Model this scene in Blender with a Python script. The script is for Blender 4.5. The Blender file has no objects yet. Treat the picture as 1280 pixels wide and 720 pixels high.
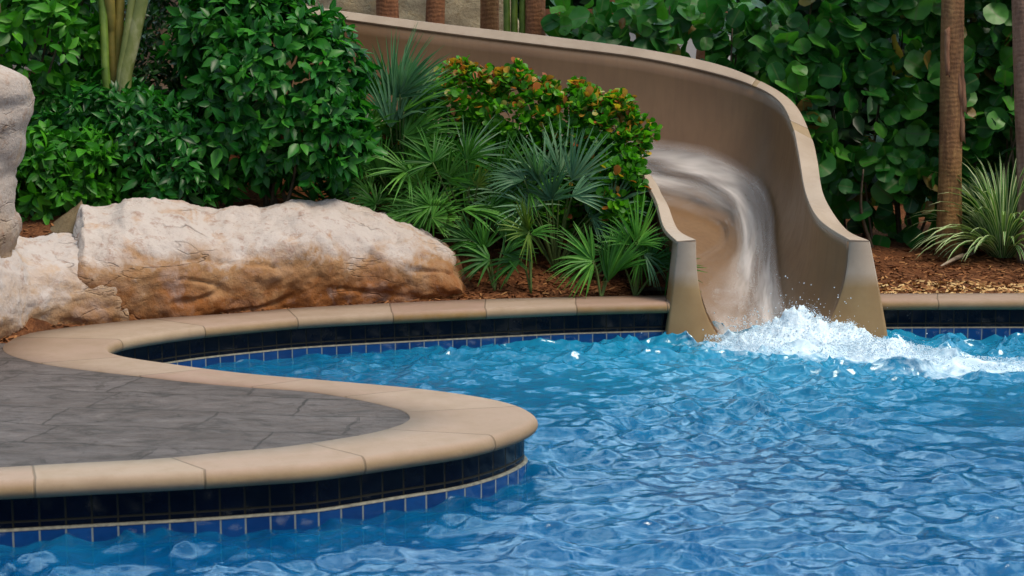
import bpy, bmesh, math, random
import numpy as np
from mathutils import Vector, noise as mnoise

random.seed(7); RNG = np.random.default_rng(11)
scene = bpy.context.scene
COL = scene.collection
R = math.radians

# ------------------------------------------------------------------ camera
F = 1900.0; CAMH = 2.0; PITCH = math.atan(260.0 / F)
cam_d = bpy.data.cameras.new("camera"); cam = bpy.data.objects.new("camera", cam_d); COL.objects.link(cam)
cam.location = (0, 0, CAMH); cam.rotation_euler = (math.pi / 2 - PITCH, 0, 0)
cam_d.sensor_width = 36; cam_d.lens = 36 * F / 1280; cam_d.clip_start = .1; cam_d.clip_end = 2000
cam_d.dof.use_dof = True; cam_d.dof.focus_distance = 11.6; cam_d.dof.aperture_fstop = 5.6
scene.camera = cam

def ray(u, v):
    a, b = (u - 640) / F, (360 - v) / F
    return Vector((a, math.cos(PITCH) + b * math.sin(PITCH), -math.sin(PITCH) + b * math.cos(PITCH)))
def W(u, v, z=0.0):            # where the sight line of the photo meets height z
    d = ray(u, v); t = (z - CAMH) / d.z
    return Vector((0, 0, CAMH)) + d * t
def D(u, v, y):                # ... meets distance y
    d = ray(u, v); return Vector((0, 0, CAMH)) + d * (y / d.y)

ZT = 0.29                      # top of the coping above the water

# ------------------------------------------------------------------ helpers
def link(o): COL.objects.link(o); return o
def tag(o, label=None, cat=None, group=None, kind=None):
    if label: o["label"] = label
    if cat: o["category"] = cat
    if group: o["group"] = group
    if kind: o["kind"] = kind
    return o
def empty(name, loc, label, cat, group=None):
    o = link(bpy.data.objects.new(name, None)); o.location = loc; o.empty_display_size = .2
    return tag(o, label, cat, group)
def mesh_obj(name, verts, faces, mat=None, parent=None, smooth=True):
    me = bpy.data.meshes.new(name); me.from_pydata([tuple(v) for v in verts], [], faces); me.update()
    if smooth: me.polygons.foreach_set("use_smooth", [True] * len(me.polygons))
    o = link(bpy.data.objects.new(name, me))
    if mat: me.materials.append(mat)
    if parent is not None:
        o.parent = parent
        me.transform(parent.matrix_basis.inverted())
    return o
def np_mesh(name, V, loops, starts, totals, mat, parent=None, tint=None, smooth=True):
    me = bpy.data.meshes.new(name)
    me.vertices.add(len(V)); me.vertices.foreach_set("co", V.astype(np.float32).ravel())
    me.loops.add(len(loops)); me.loops.foreach_set("vertex_index", loops.astype(np.int32))
    me.polygons.add(len(starts)); me.polygons.foreach_set("loop_start", starts.astype(np.int32))
    try: me.polygons.foreach_set("loop_total", totals.astype(np.int32))
    except Exception: pass
    me.update(calc_edges=True); me.validate()
    if smooth: me.polygons.foreach_set("use_smooth", [True] * len(me.polygons))
    if tint is not None:
        a = me.attributes.new("tint", 'FLOAT_COLOR', 'POINT')
        a.data.foreach_set("color", np.hstack([tint, np.ones((len(V), 1))]).astype(np.float32).ravel())
    o = link(bpy.data.objects.new(name, me)); me.materials.append(mat)
    if parent is not None:
        o.parent = parent; me.transform(parent.matrix_basis.inverted())
    return o
def add_attr(o, name, vals):
    a = o.data.attributes.new(name, 'FLOAT', 'POINT'); a.data.foreach_set("value", np.asarray(vals, np.float32))
def catmull(P, n, closed=False):
    P = [Vector(p) for p in P]; out = []
    for i in range(len(P) - 1):
        p0 = P[max(i - 1, 0)]; p1 = P[i]; p2 = P[i + 1]; p3 = P[min(i + 2, len(P) - 1)]
        for k in range(n):
            t = k / n
            out.append(.5 * ((2 * p1) + (p2 - p0) * t + (2 * p0 - 5 * p1 + 4 * p2 - p3) * t * t + (3 * p1 - p0 - 3 * p2 + p3) * t ** 3))
    out.append(P[-1].copy()); return out
def grid_faces(nr, nc, wrap=False):
    f = []
    for i in range(nr - 1):
        for j in range(nc - (0 if wrap else 1)):
            j2 = (j + 1) % nc
            f.append((i * nc + j, i * nc + j2, (i + 1) * nc + j2, (i + 1) * nc + j))
    return f
def tube_geo(pts, rads, seg=8):
    V = []; n = len(pts)
    for i, p in enumerate(pts):
        t = (pts[min(i + 1, n - 1)] - pts[max(i - 1, 0)]).normalized()
        ref = Vector((0, 1, 0)) if abs(t.y) < .9 else Vector((1, 0, 0))
        a = t.cross(ref).normalized(); b = t.cross(a)
        for k in range(seg):
            th = 2 * math.pi * k / seg
            V.append(p + (a * math.cos(th) + b * math.sin(th)) * rads[i])
    Fc = grid_faces(n, seg, True)
    Fc.append(tuple(range(seg))[::-1]); Fc.append(tuple((n - 1) * seg + k for k in range(seg)))
    return V, Fc
def tubes(name, lst, mat, parent, seg=7):
    V = []; Fc = []
    for pts, rads in lst:
        v, f = tube_geo(pts, rads, seg); o = len(V); V += v; Fc += [tuple(i + o for i in q) for q in f]
    return mesh_obj(name, V, Fc, mat, parent)
def interp(x, tab):
    return float(np.interp(x, [t[0] for t in tab], [t[1] for t in tab]))

# ------------------------------------------------------------------ materials
def mat(name):
    m = bpy.data.materials.new(name); m.use_nodes = True; nt = m.node_tree; nt.nodes.clear()
    out = nt.nodes.new("ShaderNodeOutputMaterial")
    class N: pass
    g = N(); g.m = m; g.nt = nt; g.out = out
    def node(t, **kw):
        n = nt.nodes.new(t)
        for k, v in kw.items():
            if k.startswith("i_"):
                key = k[2:].replace("_", " "); n.inputs[key].default_value = v
            else: setattr(n, k, v)
        return n
    g.node = node
    g.link = lambda a, b: nt.links.new(a, b)
    def math_(op, a, b=None, clamp=False):
        n = node("ShaderNodeMath", operation=op, use_clamp=clamp)
        for i, x in enumerate((a, b)):
            if x is None: continue
            if isinstance(x, (int, float)): n.inputs[i].default_value = x
            else: g.link(x, n.inputs[i])
        return n.outputs[0]
    g.math = math_
    def ramp(fac, stops, interp='LINEAR'):
        n = node("ShaderNodeValToRGB"); n.color_ramp.interpolation = interp
        e = n.color_ramp.elements
        while len(e) < len(stops): e.new(.5)
        for k, (p, c) in enumerate(stops):
            e[k].position = p; e[k].color = (c if len(c) == 4 else (*c, 1)) if not isinstance(c, (int, float)) else (c, c, c, 1)
        g.link(fac, n.inputs[0]); return n.outputs[0]
    g.ramp = ramp
    def mix(fac, a, b, mode='MIX'):
        n = node("ShaderNodeMix", data_type='RGBA', blend_type=mode)
        for s, x in ((n.inputs[0], fac), (n.inputs[6], a), (n.inputs[7], b)):
            if isinstance(x, (int, float)): s.default_value = x
            elif isinstance(x, tuple): s.default_value = (*x, 1) if len(x) == 3 else x
            else: g.link(x, s)
        return n.outputs[2]
    g.mix = mix
    def noise(scale, detail=4, rough=.55, vec=None, dist=0.0, sx=None):
        n = node("ShaderNodeTexNoise"); n.inputs["Scale"].default_value = scale; n.inputs["Detail"].default_value = detail
        n.inputs["Roughness"].default_value = rough; n.inputs["Distortion"].default_value = dist
        if vec is None: vec = g.pos()
        if sx is not None:
            mp = node("ShaderNodeMapping"); mp.inputs["Scale"].default_value = sx; g.link(vec, mp.inputs[0]); vec = mp.outputs[0]
        g.link(vec, n.inputs["Vector"]); return n.outputs["Fac"]
    g.noise = noise
    def pos():
        if not hasattr(g, "_geo"): g._geo = node("ShaderNodeNewGeometry")
        return g._geo.outputs["Position"]
    g.pos = pos
    def xyz(v=None):
        n = node("ShaderNodeSeparateXYZ"); g.link(v if v is not None else pos(), n.inputs[0]); return n.outputs
    g.xyz = xyz
    def attr(nm):
        n = node("ShaderNodeAttribute"); n.attribute_name = nm; return n
    g.attr = attr
    def bump(h, strength=.4, dist=.02, normal=None):
        n = node("ShaderNodeBump"); n.inputs["Strength"].default_value = strength; n.inputs["Distance"].default_value = dist
        g.link(h, n.inputs["Height"])
        if normal is not None: g.link(normal, n.inputs["Normal"])
        return n.outputs[0]
    g.bump = bump
    def principled(color, rough=.6, normal=None, spec=.5, **kw):
        n = node("ShaderNodeBsdfPrincipled")
        for key, x in (("Base Color", color), ("Roughness", rough)):
            if isinstance(x, (int, float)): n.inputs[key].default_value = x
            elif isinstance(x, tuple): n.inputs[key].default_value = (*x, 1)
            else: g.link(x, n.inputs[key])
        n.inputs["Specular IOR Level"].default_value = spec
        if normal is not None: g.link(normal, n.inputs["Normal"])
        return n
    g.principled = principled
    g.done = lambda sh: (g.link(sh, out.inputs["Surface"]), m)[1]
    return g

def leaf_mat(name, dark, mid, light, rough=.42, vein=None, tips=None, transl=.36, stripe=None, spec=.35):
    g = mat(name); a = g.attr("tint"); c = g.node("ShaderNodeSeparateColor"); g.link(a.outputs["Color"], c.inputs[0])
    r, t, u = c.outputs[0], c.outputs[1], c.outputs[2]
    col = g.ramp(r, [(0, dark), (.5, mid), (1, light)])
    if tips:   # a share of the leaves is red / orange / yellow (new growth)
        f = g.ramp(r, [(.80, 0), (.84, 1)])
        tc = g.ramp(g.math('FRACT', g.math('MULTIPLY', r, 37.0)), tips)
        col = g.mix(f, col, tc)
    n = g.noise(9, 3)
    col = g.mix(g.ramp(n, [(.35, .0), (.75, .35)]), col, tuple(x * .55 for x in dark))
    if vein: col = g.mix(g.ramp(u, [(0, .8), (.12, 0)]), col, vein)
    if stripe: col = g.mix(g.ramp(u, [(.45, 0), (.6, .85)]), col, stripe)
    p = g.principled(col, rough, spec=spec)
    tr = g.node("ShaderNodeBsdfTranslucent"); g.link(g.mix(1.0, col, (1.0, 1.25, .5), 'MULTIPLY'), tr.inputs[0])
    ms = g.node("ShaderNodeMixShader"); ms.inputs[0].default_value = transl
    g.link(p.outputs[0], ms.inputs[1]); g.link(tr.outputs[0], ms.inputs[2])
    return g.done(ms.outputs[0])

M = {}
M['leaf_bright'] = leaf_mat("bright_leaf", (.012, .085, .006), (.045, .25, .014), (.12, .44, .02), .45, vein=(.07, .24, .05))
M['leaf_round'] = leaf_mat("glossy_leaf", (.005, .06, .010), (.020, .165, .018), (.075, .32, .035), .36, vein=(.05, .18, .05))
M['leaf_dark'] = leaf_mat("dark_leaf", (.005, .030, .007), (.012, .065, .010), (.03, .13, .018), .38)
M['leaf_grape'] = leaf_mat("sea_grape_leaf", (.008, .065, .012), (.032, .18, .022), (.11, .35, .032), .42, vein=(.10, .17, .05), transl=.3, tips=[(0, (.20, .24, .03)), (.5, (.26, .20, .04)), (.8, (.24, .10, .03)), (1, (.16, .25, .04))])
M['leaf_coco'] = leaf_mat("coco_plum_leaf", (.02, .12, .006), (.08, .32, .010), (.20, .50, .02), .4,
                          transl=.4, tips=[(0, (.50, .10, .03)), (.3, (.58, .24, .03)), (.55, (.60, .42, .04)), (.8, (.42, .07, .03)), (1, (.5, .45, .10))])
M['fan_blue'] = leaf_mat("blue_green_fan", (.035, .12, .045), (.11, .27, .13), (.30, .48, .28), .5, transl=.25)
M['fan_green'] = leaf_mat("green_fan", (.018, .10, .011), (.07, .26, .024), (.19, .46, .06), .5, transl=.3)
M['fan_yellow'] = leaf_mat("yellow_green_fan", (.05, .11, .010), (.11, .21, .02), (.20, .31, .04), .5, transl=.2)
M['spider'] = leaf_mat("striped_leaf", (.03, .13, .02), (.07, .23, .035), (.13, .34, .06), .45, stripe=(.58, .66, .36), transl=.2)
M['palm_leaf'] = leaf_mat("palm_crown_leaf", (.01, .045, .012), (.02, .08, .02), (.04, .12, .03), .45)

def simple(name, c1, c2, scale=6, rough=.8, bumpd=.01, sx=None, strength=.5):
    g = mat(name); n = g.noise(scale, 6, .6, sx=sx)
    return g.done(g.principled(g.ramp(n, [(.3, c1), (.7, c2)]), rough, g.bump(n, strength, bumpd)).outputs[0])
M['stem'] = simple("brown_stem", (.05, .035, .02), (.14, .10, .06), 20)
M['petiole'] = simple("green_petiole", (.05, .10, .02), (.12, .18, .04), 12)

def trunk_mat(name, c1, c2, c3, ring=70.0):
    g = mat(name); z = g.xyz()[2]
    n = g.noise(3, 5, .6); n2 = g.noise(18, 6, .65, sx=(1, 1, .35))
    w = g.math('SINE', g.math('MULTIPLY', g.math('ADD', z, g.math('ADD', g.math('MULTIPLY', n2, .06), g.math('MULTIPLY', n, .16))), ring * 2))
    col = g.mix(g.ramp(n2, [(.3, 0), (.72, 1)]), c1, c2)
    col = g.mix(g.ramp(n, [(.42, 0), (.62, .9)]), col, c3)
    col = g.mix(g.math('MULTIPLY', g.ramp(w, [(.5, 0), (.98, .24)]), g.ramp(n, [(.4, 1), (.6, .2)])), col, tuple(x * .35 for x in c1))
    n5 = g.noise(7, 7, .7, sx=(1.6, 1.6, .3)); col = g.mix(g.ramp(n5, [(.40, .6), (.5, 0)]), col, tuple(x * .45 for x in c1)); col = g.mix(g.ramp(n5, [(.60, 0), (.70, .7)]), col, tuple(min(1, x * 1.5) for x in c2))
    up_ = g.ramp(g.math('MULTIPLY', g.math('ADD', z, g.math('MULTIPLY', n, .3)), .2), [(.27, 0), (.32, .4)]); col = g.mix(up_, col, g.mix(n5, (.16, .05, .02), (.40, .19, .10)))
    h = g.math('ADD', g.math('ADD', n2, n5), g.math('MULTIPLY', w, -.07))
    return g.done(g.principled(col, .85, g.bump(h, .8, .02)).outputs[0])
M['trunk'] = trunk_mat("palm_bark", (.15, .065, .02), (.52, .29, .10), (.33, .155, .05))
M['trunk_pink'] = trunk_mat("pink_bark", (.18, .10, .07), (.42, .28, .20), (.28, .17, .11))
M['trunk_rust'] = trunk_mat("rusty_bark", (.13, .04, .012), (.42, .17, .055), (.26, .10, .035))
M['peel'] = simple("peeling_bark", (.16, .06, .03), (.42, .22, .12), 14, .9, .01, (1, 1, .2))
g = mat("mottled_green_stem"); n = g.noise(6, 5, .6, sx=(1, 1, .5))
M['areca'] = g.done(g.principled(g.ramp(n, [(.3, (.09, .13, .03)), (.5, (.18, .21, .06)), (.66, (.36, .37, .20))]), .6, g.bump(n, .3, .01)).outputs[0])
M['areca_yellow'] = simple("yellow_stem", (.12, .13, .02), (.32, .24, .05), 8, .6)
M['green_cane'] = simple("green_cane", (.06, .12, .01), (.16, .24, .03), 8, .5)

# rock
def rock_mat(name, top, mid, low, zlo, zhi, dark=(.06, .035, .02)):
    g = mat(name); z = g.xyz()[2]
    n1 = g.noise(2.2, 8, .62, dist=.4); n2 = g.noise(11, 8, .7); n3 = g.noise(2.4, 4, .5, dist=.5, sx=(.5, .6, 1.7)); n4 = g.noise(38, 4, .6)
    hz = g.math('DIVIDE', g.math('SUBTRACT', g.math('ADD', z, g.math('MULTIPLY', g.math('SUBTRACT', n1, .5), 1.15)), zlo), zhi - zlo)
    hz = g.math('ADD', hz, g.math('MULTIPLY', g.math('SUBTRACT', n2, .5), .5))
    col = g.ramp(hz, [(0, low), (.40, mid), (.52, tuple((a + b) / 2 for a, b in zip(mid, top))), (.70, top)])
    col = g.mix(g.ramp(n2, [(.53, 0), (.68, .6)]), col, (low[0] * .8, low[1] * .7, low[2] * .6))
    col = g.mix(g.ramp(g.noise(4.2, 7, .7, dist=.8), [(.5, 0), (.64, .2)]), col, tuple((a + b) * .5 for a, b in zip(top, mid)))
    col = g.mix(g.ramp(n1, [(.3, .55), (.45, 0)]), col, (top[0] * 1.1, top[1] * 1.12, top[2] * 1.15))
    col = g.mix(g.ramp(g.noise(3.4, 6, .65, dist=.6), [(.56, 0), (.68, .65)]), col, (mid[0] * 1.25, mid[1] * 1.2, mid[2] * 1.1))
    crack = g.ramp(g.math('ABSOLUTE', g.math('SUBTRACT', n3, .5)), [(0, 1), (.012, 0)])
    msk = g.ramp(g.noise(1.9, 3), [(.54, 0), (.64, 1)])
    crack = g.math('MULTIPLY', crack, msk)
    col = g.mix(g.math('MULTIPLY', crack, .35), col, dark)
    col = g.mix(g.ramp(n4, [(.68, 0), (.76, .6)]), col, dark)
    h = g.math('ADD', g.math('ADD', n2, g.math('MULTIPLY', n4, .35)), g.math('MULTIPLY', crack, -.8))
    return g.done(g.principled(col, .9, g.bump(h, .75, .03), spec=.25).outputs[0])
M['rock'] = rock_mat("pale_limestone", (.48, .415, .38), (.31, .175, .085), (.235, .085, .022), .36, 1.0)
M['rock_low'] = rock_mat("low_limestone", (.47, .41, .385), (.36, .24, .15), (.26, .12, .04), .22, .80)
M['rock_tall'] = rock_mat("warm_limestone", (.40, .33, .29), (.31, .21, .13), (.28, .14, .06), .2, 1.7)
M['rock_brown'] = rock_mat("brown_stone", (.16, .12, .07), (.12, .085, .05), (.09, .06, .03), .3, 1.0)
M['rock_wall'] = rock_mat("ochre_stone", (.66, .55, .36), (.6, .48, .28), (.4, .29, .15), .3, 2.6)

# coping
g = mat("sandstone_coping"); z = g.xyz()[2]; ua = g.attr("arc").outputs["Fac"]
sid = g.node("ShaderNodeTexWhiteNoise", noise_dimensions='1D'); seg = g.math('DIVIDE', ua, .72); g.link(g.math('FLOOR', seg), sid.inputs["W"])
n = g.noise(5, 6, .6); n2 = g.noise(40, 4, .6)
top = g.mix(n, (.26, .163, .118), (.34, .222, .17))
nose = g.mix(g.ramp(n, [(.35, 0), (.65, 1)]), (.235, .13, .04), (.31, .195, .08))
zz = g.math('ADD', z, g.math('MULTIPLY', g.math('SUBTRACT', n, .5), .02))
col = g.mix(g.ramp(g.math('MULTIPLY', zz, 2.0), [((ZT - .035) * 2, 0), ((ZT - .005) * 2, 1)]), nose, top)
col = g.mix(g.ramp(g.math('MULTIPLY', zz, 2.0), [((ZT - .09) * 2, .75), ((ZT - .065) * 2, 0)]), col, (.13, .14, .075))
col = g.mix(g.math('MULTIPLY', sid.outputs["Value"], .6), col, (.35, .275, .20))
col = g.mix(g.ramp(g.noise(9, 6, .65, dist=.4), [(.45, 0), (.7, .45)]), col, (.24, .165, .10))
col = g.mix(g.ramp(n2, [(.6, 0), (.8, .35)]), col, (.22, .13, .06))
col = g.mix(g.ramp(g.noise(1.6, 4), [(.46, 0), (.72, .55)]), col, (.24, .165, .11))
jo = g.ramp(g.math('ABSOLUTE', g.math('SUBTRACT', g.math('FRACT', seg), .5)), [(.491, 0), (.496, 1)])
col = g.mix(g.math('MULTIPLY', jo, .6), col, (.10, .07, .04))
h = g.math('ADD', g.math('MULTIPLY', n2, .25), g.math('MULTIPLY', jo, -1.0))
M['coping'] = g.done(g.principled(col, .75, g.bump(h, .5, .012), spec=.3).outputs[0])

# tile
def tile_mat(name, c1, c2, grout, zoff, hgt):
    g = mat(name); ua = g.attr("arc").outputs["Fac"]; z = g.xyz()[2]
    uu = g.math('DIVIDE', ua, .111); vv = g.math('DIVIDE', g.math('SUBTRACT', z, zoff), hgt)
    wn = g.node("ShaderNodeTexWhiteNoise", noise_dimensions='2D'); cb = g.node("ShaderNodeCombineXYZ")
    g.link(g.math('FLOOR', uu), cb.inputs[0]); g.link(g.math('FLOOR', vv), cb.inputs[1]); g.link(cb.outputs[0], wn.inputs["Vector"])
    gu = g.ramp(g.math('ABSOLUTE', g.math('SUBTRACT', g.math('FRACT', uu), .5)), [(.455, 0), (.468, 1)])
    gv = g.ramp(g.math('ABSOLUTE', g.math('SUBTRACT', g.math('FRACT', vv), .5)), [(.45, 0), (.47, 1)])
    gr = g.math('MAXIMUM', gu, gv)
    n = g.noise(30, 4)
    col = g.mix(wn.outputs["Value"], c1, c2)
    col = g.mix(g.ramp(n, [(.5, 0), (.8, .4)]), col, tuple(x * .5 for x in c1))
    col = g.mix(gr, col, g.mix(n, grout, tuple(x * .5 for x in grout)))
    rough = g.math('ADD', .12, g.math('MULTIPLY', gr, .6))
    return g.done(g.principled(col, rough, spec=(.15 if 'navy' in name else .4), normal=g.bump(g.math('ADD', g.math('MULTIPLY', gr, -1), g.math('MULTIPLY', n, .1)), .4, .006)).outputs[0])
M['tile_shaded'] = tile_mat("navy_tile", (.0012, .002, .006), (.002, .003, .010), (.022, .02, .013), .092, .118)  # upper row near black: shade under the coping put into the colour
M['tile_blue'] = tile_mat("blue_tile", (.003, .03, .13), (.006, .055, .20), (.24, .27, .27), -.045, .112)
M['ledge'] = simple("pale_grout", (.06, .06, .05), (.20, .195, .15), 30, .6, .003)
g = mat("pool_plaster"); n = g.noise(1.1, 4)
M['plaster'] = g.done(g.principled(g.ramp(n, [(.3, (.05, .27, .52)), (.7, (.10, .38, .62))]), .8).outputs[0])

# slide gelcoat; the chute's shade is put into its darker colour
g = mat("shaded_gelcoat"); n = g.noise(1.5, 5, .55); n2 = g.noise(7, 5, .6, sx=(3, 3, .25))
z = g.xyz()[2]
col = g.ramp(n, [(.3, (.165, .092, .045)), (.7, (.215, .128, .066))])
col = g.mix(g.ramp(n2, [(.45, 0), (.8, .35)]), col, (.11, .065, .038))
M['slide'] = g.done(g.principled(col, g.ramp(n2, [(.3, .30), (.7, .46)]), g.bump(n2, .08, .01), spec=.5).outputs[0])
g = mat("tan_lip"); n = g.noise(4, 5, .55); n2 = g.noise(25, 4, .6); z = g.xyz()[2]
col = g.ramp(n, [(.3, (.33, .25, .185)), (.7, (.40, .31, .235))])
low_tan = g.ramp(g.math('ADD', z, g.math('MULTIPLY', g.math('SUBTRACT', n, .5), .06)), [(.40, 1), (.52, 0)])  # lip turns a deeper tan towards the bottom
col = g.mix(low_tan, col, g.ramp(n, [(.3, (.24, .145, .062)), (.7, (.31, .20, .09))]))
col = g.mix(g.ramp(n2, [(.6, 0), (.8, .25)]), col, (.2, .14, .09))
M['lip'] = g.done(g.principled(col, .42, g.bump(n2, .1, .005), spec=.4).outputs[0])
M['filler'] = simple("tan_seam_filler", (.24, .165, .085), (.30, .21, .12), 10, .6, .004)

# deck
g = mat("stamped_stone_deck"); p = g.pos()
nd = g.node("ShaderNodeTexNoise"); nd.inputs["Scale"].default_value = 1.6; nd.inputs["Detail"].default_value = 5; g.link(p, nd.inputs["Vector"])
off = g.node("ShaderNodeVectorMath", operation='SCALE'); g.link(nd.outputs["Color"], off.inputs[0]); off.inputs["Scale"].default_value = .28
ad = g.node("ShaderNodeVectorMath", operation='ADD'); g.link(p, ad.inputs[0]); g.link(off.outputs[0], ad.inputs[1])
mp = g.node("ShaderNodeMapping"); mp.inputs["Rotation"].default_value = (0, 0, R(9)); g.link(ad.outputs[0], mp.inputs[0])
br = g.node("ShaderNodeTexBrick"); g.link(mp.outputs[0], br.inputs["Vector"])
br.inputs["Scale"].default_value = 1.0; br.inputs["Brick Width"].default_value = 1.1; br.inputs["Row Height"].default_value = .40
br.inputs["Mortar Size"].default_value = .008; br.inputs["Mortar Smooth"].default_value = .3; br.offset = .4; br.squash = .7
br.inputs["Color1"].default_value = (.0, .0, .0, 1); br.inputs["Color2"].default_value = (1, 1, 1, 1); br.inputs["Mortar"].default_value = (.5, .5, .5, 1)
n1 = g.noise(2.5, 8, .65, dist=.5, sx=(.5, 1.3, 1)); n2 = g.noise(14, 7, .65, sx=(.4, 1.2, 1)); n3 = g.noise(1.9, 3, .5, dist=.6, sx=(.25, 1.5, 1))
col = g.mix(br.outputs["Color"], (.095, .068, .058), (.135, .102, .092))
col = g.mix(g.ramp(n1, [(.3, 0), (.7, .8)]), col, (.18, .148, .142))
col = g.mix(g.ramp(n2, [(.5, 0), (.72, .7)]), col, (.09, .07, .06))
cr = g.math('MULTIPLY', g.ramp(g.math('ABSOLUTE', g.math('SUBTRACT', n3, .5)), [(0, 1), (.010, 0)]), g.ramp(g.noise(1.3, 3), [(.52, 0), (.6, 1)]))
col = g.mix(g.math('MULTIPLY', cr, .15), col, (.06, .04, .03))
mort = g.math('MULTIPLY', br.outputs["Fac"], g.ramp(g.noise(2.2, 3), [(.35, .45), (.6, 1)]))
col = g.mix(g.math('MULTIPLY', mort, .8), col, (.035, .026, .022))
n6 = g.noise(6.5, 10, .78, sx=(.75, 1.1, 1), dist=.8); col = g.mix(g.ramp(n6, [(.40, .75), (.5, 0)]), col, (.05, .038, .033)); col = g.mix(g.ramp(n6, [(.56, 0), (.7, .6)]), col, (.27, .225, .205)); n1 = g.math('ADD', n1, g.math('MULTIPLY', n6, 1.2))
h = g.math('ADD', g.math('ADD', g.math('MULTIPLY', n1, .8), g.math('MULTIPLY', n2, .5)), g.math('MULTIPLY', mort, -.9))
M['deck'] = g.done(g.principled(col, g.ramp(n2, [(.3, .5), (.7, .75)]), g.bump(h, 1.0, .05), spec=.35).outputs[0])

# mulch ground
g = mat("mulch_ground"); n1 = g.noise(3, 6, .6); n2 = g.noise(30, 6, .7, sx=(1, .6, 1))
col = g.ramp(n2, [(.3, (.05, .019, .008)), (.5, (.17, .062, .024)), (.7, (.32, .135, .055))])
col = g.mix(g.ramp(n1, [(.4, 0), (.7, .6)]), col, (.06, .025, .013))
M['mulch'] = g.done(g.principled(col, .95, g.bump(n2, 1, .04), spec=.15).outputs[0])
g = mat("wood_chip"); a = g.attr("tint"); c = g.node("ShaderNodeSeparateColor"); g.link(a.outputs["Color"], c.inputs[0])
M['chip'] = g.done(g.principled(g.ramp(c.outputs[0], [(0, (.09, .034, .014)), (.5, (.27, .11, .042)), (.75, (.46, .26, .10)), (1, (.6, .42, .20))]), .9, spec=.2).outputs[0])
M['earth'] = simple("garden_soil", (.05, .03, .018), (.12, .08, .04), 2, .95)
M['stick'] = simple("dry_stick", (.25, .18, .12), (.5, .4, .3), 15, .9, .005, (.3, 1, 1))
M['white_wall'] = simple("white_render", (.55, .55, .58), (.68, .68, .70), 3, .9)
M['cap'] = simple("terracotta_cap", (.22, .09, .05), (.34, .15, .08), 8, .85)

# ------------------------------------------------------------------ pool edge (traced on the ground, real size)
prs = [((-1500, 690), (-1300, 655)), ((-1000, 658), (-900, 628)), ((-640, 636), (-600, 612)), ((-380, 620), (-360, 601)), ((-180, 609), (-180, 592)), ((-80, 604), (-80, 588)),
       ((0, 600), (0, 584)), ((100, 595), (90, 579)), ((240, 588), (200, 573)), ((320, 583), (280, 565)),
       ((400, 577), (350, 559)), ((500, 563), (420, 549)), ((580, 551), (465, 541)), ((633, 537), (495, 533)), ((660, 524), (510, 526)),
       ((660, 516), (512, 520)), ((640, 506), (506, 514)), ((600, 496.5), (490, 508)), ((533, 487), (440, 497)), ((467, 480.5), (380, 488)), ((379, 473), (310, 483)),
       ((310, 467), (240, 477)), ((254, 460.5), (170, 469)), ((207, 454), (110, 462)), ((160, 447), (60, 455)), ((136, 441), (25, 447)),
       ((129, 435), (5, 438)), ((136, 428), (10, 428)), ((165, 420), (45, 415)), ((240, 409), (170, 400)), ((320, 401), (300, 391)),
       ((395, 395), (385, 384)), ((560, 387), (560, 375.5)), ((700, 381), (700, 371.5)), ((836, 377.5), (836, 369)), ((960, 375.5), (960, 367.5)),
       ((1107, 374), (1107, 367)), ((1280, 373.5), (1280, 366.5)), ((1440, 373.4), (1440, 366.4)), ((1640, 373.3), (1640, 366.3)), ((1900, 373.2), (1900, 366.2)), ((2250, 373.1), (2250, 366.1)), ((14.0, 11.9), (14.0, 12.2))]
def topx(p): 
    return Vector((p[0], p[1], ZT)) if (isinstance(p[1], float) and p[1] < 14 and abs(p[0]) < 15) else W(p[0], p[1], ZT)
OUT = catmull([topx(a) for a, b in prs], 8); INN = catmull([topx(b) for a, b in prs], 8)
NP = len(OUT)
arc = [0.0]
for i in range(1, NP): arc.append(arc[-1] + (OUT[i] - OUT[i - 1]).length)
nrm = []                       # towards the water
for i in range(NP):
    t = (OUT[min(i + 1, NP - 1)] - OUT[max(i - 1, 0)]).normalized()
    n = Vector((t.y, -t.x, 0)); 
    nrm.append(n.normalized())
prof = [(-.004, 0), (.012, -.003), (.026, -.012), (.036, -.027), (.040, -.045), (.036, -.062), (.026, -.077), (.010, -.085), (-.03, -.086), (-.09, -.086)]
V = []; A = []
for i in range(NP):
    row = [INN[i] + Vector((0, 0, -.1)), INN[i], INN[i].lerp(OUT[i], .5)] + [OUT[i] + nrm[i] * a + Vector((0, 0, b)) for a, b in prof]
    V += row; A += [arc[i]] * len(row)
nc = 3 + len(prof)
# the coping stops either side of the slide mouth
uL, uR = 11, 11
xs0, xs1 = W(850, 376, ZT).x, W(1073, 374, ZT).x
Fc = []
for i in range(NP - 1):
    mx = (OUT[i].x + OUT[i + 1].x) / 2
    for j in range(nc - 1):
        if OUT[i].y > 11 and xs0 < mx < xs1: continue
        Fc.append((i * nc + j, i * nc + j + 1, (i + 1) * nc + j + 1, (i + 1) * nc + j))
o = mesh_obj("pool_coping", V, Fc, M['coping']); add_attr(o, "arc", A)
tag(o, "tan sandstone bullnose coping curving along the pool edge", "coping")

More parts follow.
